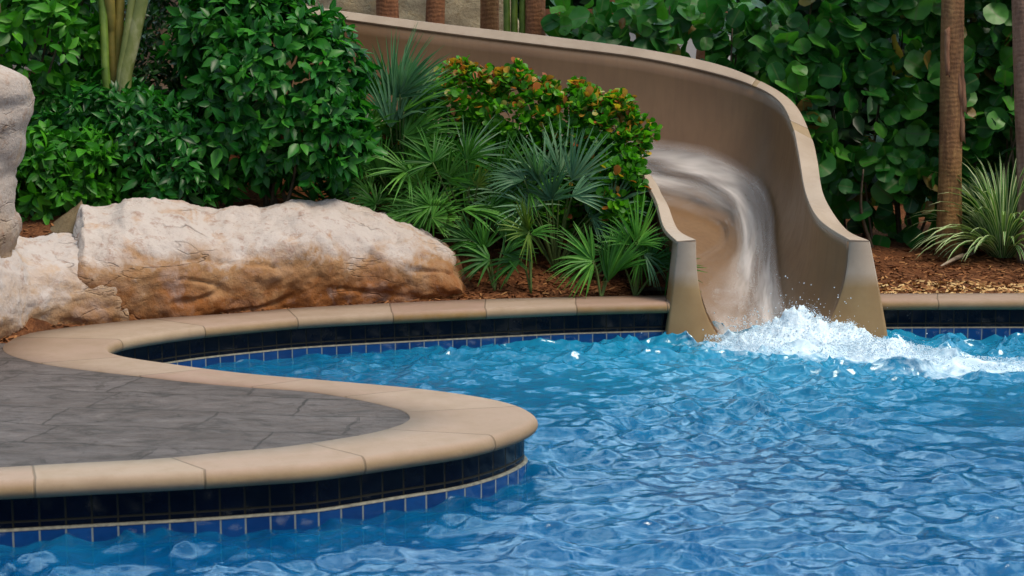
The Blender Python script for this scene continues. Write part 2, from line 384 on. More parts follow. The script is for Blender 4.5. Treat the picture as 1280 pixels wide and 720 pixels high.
def sweep(name, mat_, rows, label=None, cat=None, parent=None):
    V = []; A = []
    for i in range(NP):
        for a, z in rows:
            p = OUT[i] + nrm[i] * a; V.append(Vector((p.x, p.y, z))); A.append(arc[i])
    fs = [f for f in grid_faces(NP, len(rows)) if not (rows[-1][1] > -.2 and OUT[f[0] // len(rows)].y > 11 and xs0 - .02 < OUT[f[0] // len(rows)].x < xs1 - .06)]
    o = mesh_obj(name, V, fs, mat_, parent); add_attr(o, "arc", A)
    return o
pw = empty("pool_wall", OUT[0] + Vector((0, 0, -.29)), "blue tiled pool wall below the tan coping, painted-shade band above bright band", "pool wall")
sweep("shaded_tile_band", M['tile_shaded'], [(-.03, ZT - .08), (-.03, .062)], parent=pw)
sweep("ledge", M['ledge'], [(-.031, .064), (-.014, .062), (-.012, .054)], parent=pw)
sweep("blue_tile_band", M['tile_blue'], [(-.014, .057), (-.014, -.16)], parent=pw)
sweep("plaster_wall", M['plaster'], [(-.016, -.158), (-.02, -1.35)], parent=pw)

# pool floor, other pool sides out of view
o = mesh_obj("pool_floor", [(-14, 0, -1.3), (18, 0, -1.3), (18, 14, -1.3), (-14, 14, -1.3)], [(0, 1, 2, 3)], M['plaster']); tag(o, kind="structure")

# deck surface inside the peninsula and to the left
i_split = next(i for i in range(NP) if (INN[i] - W(10, 428, ZT)).length < .01)
poly = [p.copy() for p in INN[:i_split + 1]]
poly = [Vector((p.x, p.y, ZT - .006)) for p in poly] + [Vector((-60, 11.0, ZT - .006)), Vector((-60, 3.0, ZT - .006))]
bm = bmesh.new(); vs = [bm.verts.new(p) for p in poly]; f = bm.faces.new(vs); bmesh.ops.triangulate(bm, faces=[f])
bmesh.ops.recalc_face_normals(bm, faces=bm.faces)
for f in bm.faces:
    if f.normal.z < 0: f.normal_flip()
me = bpy.data.meshes.new("stone_deck"); bm.to_mesh(me); bm.free(); me.materials.append(M['deck'])
tag(link(bpy.data.objects.new("stone_deck", me)), "grey stamped stone deck on the rounded peninsula", kind="structure")

# deck under the camera and ground to the horizon (four strips round the pool)
o = mesh_obj("near_deck", [(-60, -40, ZT - .01), (60, -40, ZT - .01), (60, 2.6, ZT - .01), (-60, 2.6, ZT - .01), (60, 2.6, -1.35), (-60, 2.6, -1.35)],
             [(0, 1, 2, 3), (3, 2, 4, 5)], M['deck'], smooth=False); tag(o, kind="structure")
g0 = .17
o = mesh_obj("ground", [(-400, -400, g0), (400, -400, g0), (400, 600, g0), (-400, 600, g0), (-13.5, 2.4, g0), (14.5, 2.4, g0), (14.5, 13.2, g0), (-13.5, 13.2, g0),
                        (-13.5, 2.4, -1.35), (14.5, 2.4, -1.35), (14.5, 13.2, -1.35), (-13.5, 13.2, -1.35)],
             [(0, 1, 5, 4), (1, 2, 6, 5), (2, 3, 7, 6), (3, 0, 4, 7), (5, 6, 10, 9), (7, 4, 8, 11)], M['earth'], smooth=False); tag(o, kind="structure")

# planting bed
def bed_z(x, y, yb):
    s = .07 + .30 * (1 - 1 / (1 + math.exp(-(x - 1.2) * 2.2)))
    d = max(0, y - yb)
    z0 = ZT - .03
    if 1.0 < x < 2.84 and d < 1.6:
        k = min(1, (x - 1.0) / .25, (2.84 - x) / .16 if x > 2.68 else 1, (1.6 - d) / .5); z0 -= .75 * max(0, k)
    return z0 + s * min(d, 3.5) * (1 - math.exp(-d * 2.0)) + .03 * mnoise.noise(Vector((x * 1.5, y * 1.5, 0))) * min(1, d * 3)
back = INN[i_split:]
bxs = [p.x for p in back]; bys = [p.y for p in back]
def bed_edge(x): return float(np.interp(x, bxs, bys)) if x > bxs[0] else bys[0] + (bxs[0] - x) * .2
xs = np.concatenate([np.linspace(-40, -6, 12), np.linspace(-5.8, 8, 140), np.linspace(8.5, 14, 8)])
dys = np.concatenate([np.linspace(-.03, 4, 60), np.linspace(4.5, 30, 12)])
V = []
for d in dys:
    for x in xs:
        yb = bed_edge(x); y = yb + d; V.append((x, y, bed_z(x, y, yb)))
o = mesh_obj("mulch_bed", V, grid_faces(len(dys), len(xs)), M['mulch']); tag(o, "brown mulch planting bed behind the coping", kind="structure")
def gz(x, y): return bed_z(x, y, bed_edge(x))

# mulch chips
TV = np.array([(-.5, -.13, 0), (.5, -.1, .04), (.45, .12, .02), (-.5, .1, .05)], float)
def rand_unit(n):
    v = RNG.normal(size=(n, 3)); return v / np.linalg.norm(v, axis=1, keepdims=True)
def nz(v): return v / np.maximum(np.linalg.norm(v, axis=1, keepdims=True), 1e-9)
def scatter(name, tmpl, pos, dirs, nor, scl, tint, mat_, parent=None, xs=None):
    tv, faces, tc = tmpl
    pos = np.asarray(pos, float); N = len(pos); y = nz(np.asarray(dirs, float)); z = np.asarray(nor, float)
    z = z - y * (z * y).sum(1, keepdims=True); z = nz(z); x = np.cross(y, z)
    s = np.asarray(scl, float).reshape(-1, 1, 1) * np.ones((N, 1, 1))
    wx = np.ones((N, 1, 1)) if xs is None else np.asarray(xs).reshape(-1, 1, 1)
    P = pos[:, None, :] + s * (tv[None, :, 0:1] * wx * x[:, None, :] + tv[None, :, 1:2] * y[:, None, :] + tv[None, :, 2:3] * z[:, None, :])
    nv = len(tv); fl = np.concatenate([np.array(f) for f in faces]); ft = np.array([len(f) for f in faces])
    loops = (fl[None, :] + (np.arange(N) * nv)[:, None]).ravel()
    tot = np.tile(ft, N); starts = np.concatenate([[0], np.cumsum(tot)[:-1]])
    T = np.zeros((N, nv, 3)); T[:, :, 0] = np.asarray(tint).reshape(-1, 1); T[:, :, 1] = tc[None, :, 0]; T[:, :, 2] = tc[None, :, 1]
    return np_mesh(name, P.reshape(-1, 3), loops, starts, tot, mat_, parent, T.reshape(-1, 3))
chip_t = (TV[:, [1, 0, 2]], [(0, 3, 2, 1)], np.zeros((4, 2)))
n = 9000; px = RNG.uniform(-4.5, 6.5, n); dd = RNG.beta(1.1, 2.2, n) * 2.3
py = np.array([bed_edge(x) for x in px]) + dd; pz = np.array([gz(x, y) for x, y in zip(px, py)]) + .008
ang = RNG.uniform(0, 6.283, n); dr = np.stack([np.cos(ang), np.sin(ang), RNG.normal(0, .25, n)], 1)
nn = np.stack([RNG.normal(0, .45, n), RNG.normal(0, .45, n), np.ones(n)], 1)
tn = RNG.random(n) * .62; pz = np.where((px > 1.0) & (px < 2.8) & (dd < 1.6), pz - .05, pz); fr = (px > 2.6) & (dd < .62); tn[fr] = .45 + RNG.random(fr.sum()) * .55
o = scatter("mulch_chips", chip_t, np.stack([px, py, pz], 1), dr, nn, RNG.uniform(.03, .085, n) * np.where(fr, 1.15, 1), tn, M['chip'])
tag(o, "loose wood chips and bark mulch strewn over the planting bed", kind="stuff")

# ------------------------------------------------------------------ water
gx = np.concatenate([np.linspace(-13, -4.2, 40), np.arange(-4.1, 5.2, .0175), np.linspace(5.3, 14.2, 60)])
gy = np.concatenate([np.linspace(2.62, 5.3, 40), np.arange(5.35, 12.0, .0175), np.linspace(12.05, 12.9, 8)])
X, Y = np.meshgrid(gx, gy); Z = np.zeros_like(X)
spl = W(985, 418, 0)
dsp = np.hypot(X - spl.x, (Y - spl.y))
amp = .62 + .9 * np.exp(-(dsp / 1.6) ** 2)
# calmer close to the peninsula wall and in the notch
cal = np.clip((X + 3.6) / 2.2, .25, 1); amp *= np.where(Y > 9.0, cal, 1)
wr = np.random.default_rng(5)
dx = np.zeros_like(X); dy = np.zeros_like(X)
for k in range(140):
    lam = .07 * (.72 / .07) ** (wr.random() ** 1.15); kk = 2 * math.pi / lam
    th = wr.normal(-1.45, .8) if k % 3 else wr.random() * 6.283
    a = .0135 * lam ** .95 * (1.25 if .11 < lam < .36 else .9) * (.55 + wr.random())
    # crooked wave fronts
    wx = X + .12 * np.sin(Y * 2.1 + wr.random() * 6) + .07 * np.sin(X * 3.3 + wr.random() * 6); wy = Y + .12 * np.sin(X * 1.7 + wr.random() * 6) + .05 * np.sin(Y * 4.1 + wr.random() * 6)
    ph = kk * (math.cos(th) * wx + math.sin(th) * wy) + wr.random() * 6.283
    env = .55 + .45 * np.sin(X * wr.uniform(.8, 2.6) + Y * wr.uniform(-2, 2) + wr.random() * 6)
    Z += a * env * np.sin(ph); dx += a * env * math.cos(th) * np.cos(ph); dy += a * env * math.sin(th) * np.cos(ph)
gust = np.zeros_like(X)
for k in range(9):
    gust += np.sin(X * wr.uniform(-2.2, 2.2) + Y * wr.uniform(-2.6, 2.6) + wr.random() * 6.283)
amp = amp * .80 * np.clip(1 + .16 * gust, .45, 1.5)
Z *= amp
XX = X + dx * amp * .8; YY = Y + dy * amp * .8
nrw, ncl = X.shape
o = mesh_obj("pool_water", np.stack([XX, YY, Z], -1).reshape(-1, 3).tolist(), grid_faces(nrw, ncl))
# foam path of the slide's wash
fp = [W(900, 428, 0), W(985, 430, 0), W(1080, 440, 0), W(1180, 455, 0), W(1290, 462, 0), W(1420, 470, 0)]
fw = [.34, .58, .52, .42, .38, .4]; fa = [.6, 1.0, .95, .85, .8, .6]
foam = np.zeros_like(X)
fpd = catmull(fp, 10)
for i, p in enumerate(fpd):
    q = i / 10; w = np.interp(q, range(6), fw); a = np.interp(q, range(6), fa)
    foam = np.maximum(foam, a * np.exp(-(((X - p.x) / (w * 1.3)) ** 2 + ((Y - p.y) / w) ** 2)))
aer = np.exp(-((X - 2.0) / 3.4) ** 2 - ((Y - 11.9) / 2.6) ** 2)
add_attr(o, "foam", foam.ravel()); add_attr(o, "aer", aer.ravel())
g = mat("pool_water_surface")
nb = g.noise(15, 5, .65, sx=(.75, 1.1, 1), dist=.9); nb2 = g.noise(5, 4, .6, sx=(.7, 1.1, 1), dist=.8)
nb3 = g.noise(38, 3, .6, sx=(.7, 1.1, 1)); nb = g.math('ADD', nb, g.math('MULTIPLY', nb3, .15))
nrmB = g.bump(g.math("ADD", g.math("MULTIPLY", nb, .35), nb2), .20, .04)
ae = g.attr("aer").outputs["Fac"]; fo = g.attr("foam").outputs["Fac"]
blot = g.noise(2.6, 5, .6, sx=(.7, 1.2, 1), dist=.8)
body = g.mix(ae, (.001, .085, .235), (.018, .34, .58))
body = g.mix(g.ramp(blot, [(.45, 0), (.75, .30)]), body, (.02, .27, .50))
dif = g.node("ShaderNodeBsdfDiffuse"); g.link(body, dif.inputs[0]); g.link(nrmB, dif.inputs["Normal"])
tr = g.node("ShaderNodeBsdfTransparent"); tr.inputs[0].default_value = (.30, .68, .86, 1)
mb = g.node("ShaderNodeMixShader"); mb.inputs[0].default_value = .62; g.link(tr.outputs[0], mb.inputs[1]); g.link(dif.outputs[0], mb.inputs[2])
gl = g.node("ShaderNodeBsdfGlossy"); gl.inputs["Roughness"].default_value = .03; gl.inputs[0].default_value = (.80, .94, 1, 1); g.link(nrmB, gl.inputs["Normal"])
fr_ = g.node("ShaderNodeFresnel"); fr_.inputs["IOR"].default_value = 1.55; g.link(nrmB, fr_.inputs["Normal"])
mw = g.node("ShaderNodeMixShader"); g.link(fr_.outputs[0], mw.inputs[0]); g.link(mb.outputs[0], mw.inputs[1]); g.link(gl.outputs[0], mw.inputs[2])
nf = g.noise(7, 8, .7, dist=1.2, sx=(.7, 1.3, 1)); nf2 = g.noise(30, 5, .7)
ff = g.math('ADD', g.math('MULTIPLY', fo, 1.15), g.math('MULTIPLY', g.math('SUBTRACT', g.math('ADD', g.math('MULTIPLY', nf, .7), g.math('MULTIPLY', nf2, .3)), .5), 2.0))
fd = g.node("ShaderNodeBsdfDiffuse"); fd.inputs[0].default_value = (.60, .73, .82, 1)
mf = g.node("ShaderNodeMixShader"); g.link(g.ramp(ff, [(.45, 0), (.95, .95)]), mf.inputs[0]); g.link(mw.outputs[0], mf.inputs[1]); g.link(fd.outputs[0], mf.inputs[2])
M['water'] = g.done(mf.outputs[0]); o.data.materials.append(M['water'])
tag(o, "rippling blue pool water", kind="structure")

# splash: a ragged mound of white water and flying drops
def ico(sub=1):
    bm = bmesh.new(); bmesh.ops.create_icosphere(bm, subdivisions=sub, radius=1)
    v = np.array([x.co[:] for x in bm.verts]); f = [tuple(q.index for q in fc.verts) for fc in bm.faces]; bm.free()
    return (v, f, np.zeros((len(v), 2)))
g = mat("white_foam"); n = g.noise(40, 4)
foamp = g.principled(g.ramp(n, [(.3, (.46, .62, .74)), (.65, (.68, .77, .84))]), .6, g.bump(n, .5, .02))
foamp.inputs["Subsurface Weight"].default_value = 0.0
M['foam'] = g.done(foamp.outputs[0])
def mound_h(x, y):
    h = 0
    for (u, v, hh, wx, wy) in ((1000, 428, .27, .36, .22), (955, 432, .12, .28, .2), (1055, 428, .17, .22, .2), (1100, 440, .11, .35, .2), (1190, 452, .034, .5, .18), (1290, 460, .03, .5, .18), (900, 425, .05, .25, .18)):
        c = W(u, v, 0); h = max(h, hh * math.exp(-((x - c.x) / wx) ** 2 - ((y - c.y) / wy) ** 2))
    return h
pts = []; sc = []
while len(pts) < 12000:
    c = W(random.uniform(880, 1340), random.uniform(405, 472), 0); h = mound_h(c.x, c.y)
    if random.random() > h / .27 * 1.0 + .02 or h < .012: continue
    k = random.random()
    rag = 1 + .45 * mnoise.noise(Vector((c.x * 9, c.y * 9, 3)))
    zz = h * rag * (k ** .6) + (random.expovariate(1 / .02) if random.random() < .12 else 0)
    pts.append((c.x, c.y, zz)); sc.append(random.uniform(.0018, .0055) * (1.0 if zz < h else .5))
for _ in range(260):      # flung drops
    c = W(random.gauss(985, 55), random.uniform(405, 432), 0)
    pts.append((c.x, c.y, .06 + random.expovariate(1 / .07) + mound_h(c.x, c.y) * .8)); sc.append(random.uniform(.0015, .005))
for _ in range(180):      # at the foot of the chute
    c = W(random.gauss(930, 18), random.uniform(412, 424), 0)
    pts.append((c.x, c.y, abs(random.gauss(0, .08)))); sc.append(random.uniform(.002, .007))
pts = np.array(pts); n = len(pts)
mx = np.arange(1.2, 5.0, .012); my = np.arange(10.3, 12.0, .012); mV = []; keepv = np.zeros((len(my), len(mx)), bool)
for i_, y_ in enumerate(my):
    for j_, x_ in enumerate(mx):
        h_ = mound_h(x_, y_); keepv[i_, j_] = h_ > .035
        q_ = Vector((x_ * 5, y_ * 5, 0)); r_ = (mnoise.fractal(q_, .65, 2.2, 7) * .55 + .25 * mnoise.noise(q_ * 5) + .18 * mnoise.noise(q_ * 13)) if h_ > .015 else 0
        mV.append((x_ + .03 * r_, y_ + .03 * r_, -.06 + (h_ * (.86 + .8 * r_) + .05) * min(1, max(0, (h_ - .03) / .05))))
mF = [f for f in grid_faces(len(my), len(mx)) if keepv[f[0] // len(mx), f[0] % len(mx)]]
o2 = mesh_obj("white_water", mV, mF, M['foam']); tag(o2, "churned white water where the slide enters the pool", kind="stuff")
o = scatter("splash", ico(1), pts, rand_unit(n), rand_unit(n), sc, RNG.random(n), M['foam'], xs=RNG.uniform(.7, 1.8, n))
tag(o, "white splash foaming at the foot of the slide", kind="stuff")

# ------------------------------------------------------------------ slide
st = [  # outer rim (px, py, dist), inner rim, floor height
    ((1061, 302, 11.72), (870, 302, 11.68), -.14), ((1024, 277, 12.08), (847, 289, 11.95), -.02), ((1007, 244, 12.5), (834, 259, 12.22), .14),
    ((997, 191, 13.0), (826, 245, 12.40), .30), ((990, 160, 13.35), (821, 234, 12.53), .42), ((975, 130, 13.68), (815, 225, 12.64), .52),
    ((945, 110, 13.95), (809, 218, 12.75), .62), ((890, 92, 14.15), (800, 210, 12.9), .73), ((800, 73, 14.3), (770, 200, 13.05), .86),
    ((690, 59, 14.45), (675, 186, 13.2), 1.0), ((560, 43, 14.6), (545, 166, 13.4), 1.15), ((420, 24, 14.8), (410, 146, 13.6), 1.3),
    ((250, 0, 15.1), (240, 122, 13.9), 1.5), ((50, -30, 15.5), (50, 92, 14.3), 1.7), ((-150, -60, 15.9), (-150, 62, 14.7), 1.9)]
SUB = 8
Orim = catmull([D(*a) for a, b, c in st], SUB); Irim = catmull([D(*b) for a, b, c in st], SUB)
FZ = [p.z for p in catmull([(0, 0, c) for a, b, c in st], SUB)]
NS = len(Orim); NT = 36
def section(i):
    O, I, fz = Orim[i], Irim[i], FZ[i]
    B = I.lerp(O, .46); B.z = fz
    out = []
    for k in range(NT + 1):
        t = k / NT
        if t < .42:
            th = (1 - t / .42) * math.pi / 2; E = I
        else:
            th = (t - .42) / .58 * math.pi / 2; E = O
        hh = max(0, math.sin(th)) ** .80; vv = 1 - max(0, math.cos(th)) ** .92
        p = Vector((B.x + (E.x - B.x) * hh, B.y + (E.y - B.y) * hh, B.z + (E.z - B.z) * vv))
        out.append(p)
    return out
SEC = [section(i) for i in range(NS)]
slide = empty("water_slide", (SEC[0][16].x, SEC[0][16].y, 0), "tan curved water slide pouring into the pool between the plants", "water slide")
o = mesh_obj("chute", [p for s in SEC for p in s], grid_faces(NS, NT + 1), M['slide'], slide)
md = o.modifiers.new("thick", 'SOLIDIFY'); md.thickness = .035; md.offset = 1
bm = bmesh.new(); bm.from_mesh(o.data); bmesh.ops.recalc_face_normals(bm, faces=bm.faces)
# inside of the chute must face up so that the shell grows downwards
if sum(f.normal.z for f in bm.faces) < 0: bmesh.ops.reverse_faces(bm, faces=bm.faces)
bm.to_mesh(o.data); bm.free(); md.offset = -1
# lips
oo = catmull([D(1086, 303, 11.72), D(1056, 288, 12.06), D(1030, 247, 12.46), D(1021, 202, 12.96), D(1013, 172, 13.33), D(992, 131, 13.70), D(951, 103, 14.0),
              D(893, 80.5, 14.22), D(800, 62, 14.38), D(690, 47, 14.53), D(560, 32, 14.68), D(420, 14, 14.88), D(250, -11, 15.2), D(50, -42, 15.6), D(-150, -72, 16.0)], SUB)
ii = catmull([D(846, 304, 11.68), D(829, 286, 11.92), D(820, 255, 12.17), D(813, 240, 12.34), D(807, 228, 12.47), D(801, 216, 12.58),
              D(797, 209, 12.68), D(792, 203, 12.83), D(765, 196, 12.97), D(672, 182, 13.12), D(542, 162, 13.32), D(407, 142, 13.52), D(237, 118, 13.82), D(47, 88, 14.2), D(-153, 58, 14.6)], SUB)
def ribbon(name, a, b, mat_, thick=.035, mid=0.0, parent=slide):
    rows = []
    for p, q in zip(a, b):
        rows += [p, q]
    o = mesh_obj(name, rows, grid_faces(len(a), 2), mat_, parent, smooth=False)
    m = o.modifiers.new("thick", 'SOLIDIFY'); m.thickness = thick; m.offset = 0
    bv = o.modifiers.new("soft", 'BEVEL'); bv.width = .006; bv.segments = 2; bv.limit_method = 'ANGLE'; bv.angle_limit = R(50)
    return o
jo = 6 * SUB; jo2 = int(4.05 * SUB)
ribbon("rim", Orim[:jo2], oo[:jo2], M['lip']); ribbon("rim", Orim[jo2 + 2:jo + 1], oo[jo2 + 2:jo + 1], M['lip']); ribbon("rim", Orim[jo + 1:], oo[jo + 1:], M['lip'])
ribbon("rim_joint", Orim[jo2 - 1:jo2 + 3], oo[jo2 - 1:jo2 + 3], M['filler'], .03)
ribbon("rim_joint", Orim[jo:jo + 2], oo[jo:jo + 2], M['filler'], .026)
ribbon("rim", Irim, ii, M['lip'])
# front flanges either side of the mouth
def flange(side, outer_px):
    ks = range(0, 15) if side < 0 else range(NT, 15, -1)
    inn = [SEC[0][k] + Vector((0, -.004, 0)) for k in ks]
    outp = catmull([D(*p) for p in outer_px], 8); oz = [p.z for p in outp]
    rows_a, rows_b = [], []
    for p in inn:
        rows_a.append(p)
        zc = p.z if p.z > -.3 else -.3
        zf = inn[0].z; 
        x = float(np.interp(zc, oz[::-1], [q.x for q in outp][::-1])); y = float(np.interp(zc, oz[::-1], [q.y for q in outp][::-1]))
        rows_b.append(Vector((x, y, zc)))
    V = []
    for a, b in zip(rows_a, rows_b):
        V += [a, a.lerp(b, .06) + Vector((0, -.012, 0)), a.lerp(b, .5) + Vector((0, -.014, 0)), a.lerp(b, .94) + Vector((0, -.012, 0)), b, b + Vector((side * .01, .25, 0))]
    o = mesh_obj("flange", V, grid_faces(len(rows_a), 6), M['lip'], slide)
flange(-1, [(847, 303, 11.68), (844, 330, 11.675), (840, 367, 11.66), (836, 395, 11.65), (832, 424, 11.64), (828, 455, 11.63)])
flange(1, [(1087, 301, 11.72), (1092, 325, 11.715), (1098, 356, 11.70), (1104, 388, 11.69), (1109, 417, 11.68), (1113, 450, 11.67)])

# water running down the chute, a sheet a little above the shell
tb = [(0, .10, .62), (8, .12, .66), (16, .13, .69), (24, .20, .72), (32, .28, .75), (40, .40, .78), (48, .52, .80), (56, .53, .82), (66, .50, .80), (80, .46, .76), (111, .40, .70)]
wV = []; wA = []; wS = []; ns = 0; sarc = 0
for i in range(0, NS - 1):
    lo = float(np.interp(i, [a[0] for a in tb], [a[1] for a in tb])); hi = float(np.interp(i, [a[0] for a in tb], [a[2] for a in tb]))
    sarc += (SEC[i + 1][18] - SEC[i][18]).length; ns += 1
    for k in range(25):
        q = k / 24; t = (lo + (hi - lo) * q) * NT; a = int(t); fr = t - a
        p = SEC[i][a].lerp(SEC[i][min(a + 1, NT)], fr)
        a2 = min(max(a, 1), NT - 1)
        d = (SEC[i][a2 + 1] - SEC[i][a2 - 1]).cross(SEC[i + 1][a2] - SEC[i][a2]).normalized()
        if d.dot(SEC[i][14].lerp(SEC[i][NT], .3) + Vector((0, 0, 1.2)) - p) < 0: d = -d
        p = p + d * (min(1, .15 + i / 14) * .03 + .02 * math.sin(math.pi * q) + .03 * mnoise.noise(Vector((q * 5, sarc * 3.0, 1))) * math.sin(math.pi * q))
        wV.append(p); wA.append(q); wS.append(sarc)
o = mesh_obj("slide_water", wV, grid_faces(ns, 25)); add_attr(o, "across", wA); add_attr(o, "along", wS)
g = mat("running_water"); ac = g.attr("across").outputs["Fac"]; al = g.attr("along").outputs["Fac"]
cb = g.node("ShaderNodeCombineXYZ"); g.link(g.math('MULTIPLY', ac, 2.2), cb.inputs[0]); g.link(g.math('MULTIPLY', al, .55), cb.inputs[1])
n1 = g.noise(1.9, 4, .5, vec=cb.outputs[0], dist=.5); n2 = g.noise(1.6, 3, .5, vec=cb.outputs[0], dist=.5)
edge = g.ramp(ac, [(0, 0), (.10, .10), (.34, .22), (.52, .95), (.8, 1), (.93, .55), (1, 0)])
lowf = g.ramp(g.math('DIVIDE', al, 1.2), [(0, 1), (.6, .25), (1, 0)])
wf = g.math('ADD', g.math('ADD', n1, g.math('MULTIPLY', g.math('SUBTRACT', n2, .5), .9)), g.math('MULTIPLY', lowf, .08))
fac = g.math('MULTIPLY', g.ramp(wf, [(.30, .14), (.52, .40), (.70, .82)]), edge)
dif = g.node("ShaderNodeBsdfDiffuse"); dif.inputs[0].default_value = (.80, .74, .71, 1)
tr = g.node("ShaderNodeBsdfTransparent"); gl = g.node("ShaderNodeBsdfGlossy"); gl.inputs["Roughness"].default_value = .12
nb = g.bump(g.math('ADD', n1, n2), .5, .04); g.link(nb, gl.inputs["Normal"]); g.link(nb, dif.inputs["Normal"])
fr = g.node("ShaderNodeFresnel"); fr.inputs["IOR"].default_value = 1.3; g.link(nb, fr.inputs["Normal"])
film = g.ramp(ac, [(0, 0), (.06, 1), (.94, 1), (1, 0)])
m1 = g.node("ShaderNodeMixShader"); g.link(g.math('MULTIPLY', fr.outputs[0], film), m1.inputs[0]); g.link(tr.outputs[0], m1.inputs[1]); g.link(gl.outputs[0], m1.inputs[2])
m2 = g.node("ShaderNodeMixShader"); g.link(fac, m2.inputs[0]); g.link(m1.outputs[0], m2.inputs[1]); g.link(dif.outputs[0], m2.inputs[2])
o.data.materials.append(g.done(m2.outputs[0]))
tag(o, "thin sheet of white water rushing down the slide", kind="stuff")

# ------------------------------------------------------------------ boulders
def rock_noise(p, s, amp):
    q = p * s
    return amp * (mnoise.fractal(q, .9, 2.1, 6) + .5 * (abs(mnoise.noise(q * 1.7 + Vector((5, 3, 1)))) - .3))
PR = catmull([(0, -.06, 0), (-.03, .08, 0), (-.055, .25, 0), (-.05, .42, 0), (.02, .58, 0), (.16, .74, 0), (.38, .88, 0), (.62, .97, 0), (.82, 1.0, 0), (1.02, .93, 0), (1.2, .7, 0), (1.3, .35, 0), (1.33, -.1, 0)], 8)
def long_rock(name, top, base, ridge, label, cat, m, seed, step=3.0, amp=.05, rimpow=.5):
    u0, u1 = top[0][0], top[-1][0]; us = np.arange(u0, u1 + .01, step); V = []
    for u in us:
        vb = interp(u, base); vt = interp(u, top); b = W(u, vb, ZT - .02); dep = interp(u, ridge)
        zt = D(u, vt, b.y + dep * .8).z; h = max(zt - (ZT - .02), .01)
        for p in PR:
            q = Vector((b.x * (b.y + p.x * dep) / b.y, b.y + p.x * dep, ZT - .02 + p.y * h))
            V.append(q)
    nr = len(PR); Fc = grid_faces(len(us), nr)
    Fc.append(tuple(range(nr))); Fc.append(tuple((len(us) - 1) * nr + k for k in range(nr))[::-1])
    o = mesh_obj(name, V, Fc, m); me = o.data
    bm = bmesh.new(); bm.from_mesh(me); bmesh.ops.recalc_face_normals(bm, faces=bm.faces)
    nr_ = {v.index: v.normal.copy() for v in bm.verts}
    for v in bm.verts:
        q = v.co.copy() + Vector((seed, 0, 0))
        d = rock_noise(q, 1.8, amp) + rock_noise(q, 6.0, amp * .38) + rock_noise(q, 19, amp * .10)
        s = mnoise.noise(Vector((q.x * .9, q.y * 2, q.z * 7.0 + q.x * 1.2)))
        d -= .03 * max(0, .18 - abs(s)) / .18 * (1 if mnoise.noise(q * 1.1) > .05 else .15)
        v.co += nr_[v.index] * d
    bm.to_mesh(me); bm.free(); me.polygons.foreach_set("use_smooth", [True] * len(me.polygons))
    return tag(o, label, cat, "boulders round the pool corner")
long_rock("boulder", [(96, 300), (101, 272), (108, 256), (143, 259), (160, 248), (187, 247), (233, 251), (267, 263), (300, 262), (327, 262), (347, 256), (380, 249), (413, 249), (433, 254), (467, 264), (513, 279), (547, 298), (568, 316), (578, 338), (588, 362), (594, 374)],
          [(96, 405), (170, 401), (235, 397), (300, 391), (400, 383.5), (470, 379), (594, 373)], [(96, .9), (300, 1.0), (500, .8), (594, .35)],
          "long low pale boulder with rusty underside along the far coping", "boulder", M['rock'], 0.0)
long_rock("boulder", [(-120, 300), (-60, 292), (0, 291), (25, 293), (67, 292), (120, 293), (136, 299), (147, 312), (155, 335), (159, 360), (161, 400)],
          [(-120, 470), (-40, 444), (0, 428), (40, 415), (80, 409), (120, 405), (161, 402)], [(-120, .9), (100, .8), (161, .35)],
          "squat whitish boulder in the corner in front of the long boulder", "boulder", M['rock_low'], 4.0)
# upright boulder at the picture's left edge
yb = 10.35
ed = [(75, 2), (83, 14), (88, 22), (98, 31), (117, 37), (147, 33), (183, 24), (213, 18), (240, 17), (263, 19), (277, 25), (292, 24), (320, 14), (345, 6), (430, 4)]
V = []; NR = 44; nv = 70
for i in range(nv):
    v = 75 + (440 - 75) * i / (nv - 1); e = interp(v, ed); c = D(-58, v, yb); r = (D(e, v, yb) - c).length
    cap = min(1.0, math.sqrt(max(0.0, (v - 74) / 22.0)))
    for k in range(NR):
        th = 2 * math.pi * k / NR; rr = r if math.cos(th) > .5 else r * (.98)
        q = Vector((c.x + rr * math.cos(th) * (cap if cap < 1 else 1) ** (.3), yb + rr * 1.1 * math.sin(th) * cap, c.z))
        q2 = q + Vector((9, 0, 0)); d = rock_noise(q2, 2.2, .03) + rock_noise(q2, 7, .012)
        s = mnoise.noise(Vector((q.x * 1.2, q.y * 1.5, q.z * 4.5))); d -= .025 * max(0, .15 - abs(s)) / .15
        q += Vector((math.cos(th), math.sin(th), 0)) * d; V.append(q)
Fc = grid_faces(nv, NR, True); Fc.append(tuple(range(NR)))
o = mesh_obj("boulder", V, Fc, M['rock_tall']); tag(o, "tall upright weathered boulder at the left edge of the photo", "boulder", "boulders round the pool corner")
bm = bmesh.new(); bm.from_mesh(o.data); bmesh.ops.recalc_face_normals(bm, faces=bm.faces); bm.to_mesh(o.data); bm.free()
# small brown wedge between them
bm = bmesh.new(); bmesh.ops.create_icosphere(bm, subdivisions=4, radius=1)
c = D(95, 282, 11.7)
for v in bm.verts:
    q = v.co.copy(); t = max(0, q.z); w = (1 - t) * 1.0 + .03
    x = q.x * .25 * (w if q.z > 0 else 1) + (.05 * t); z = q.z * (.25 if q.z > 0 else .75)
    pnt = Vector((c.x + x, c.y + q.y * .25 * w, c.z - .05 + z)); pnt += q * rock_noise(pnt, 6, .02); v.co = pnt
me = bpy.data.meshes.new("boulder"); bm.to_mesh(me); bm.free(); me.polygons.foreach_set("use_smooth", [True] * len(me.polygons)); me.materials.append(M['rock_brown'])
tag(link(bpy.data.objects.new("boulder", me)), "small pointed brown rock wedged behind the squat whitish boulder", "boulder", "boulders round the pool corner")

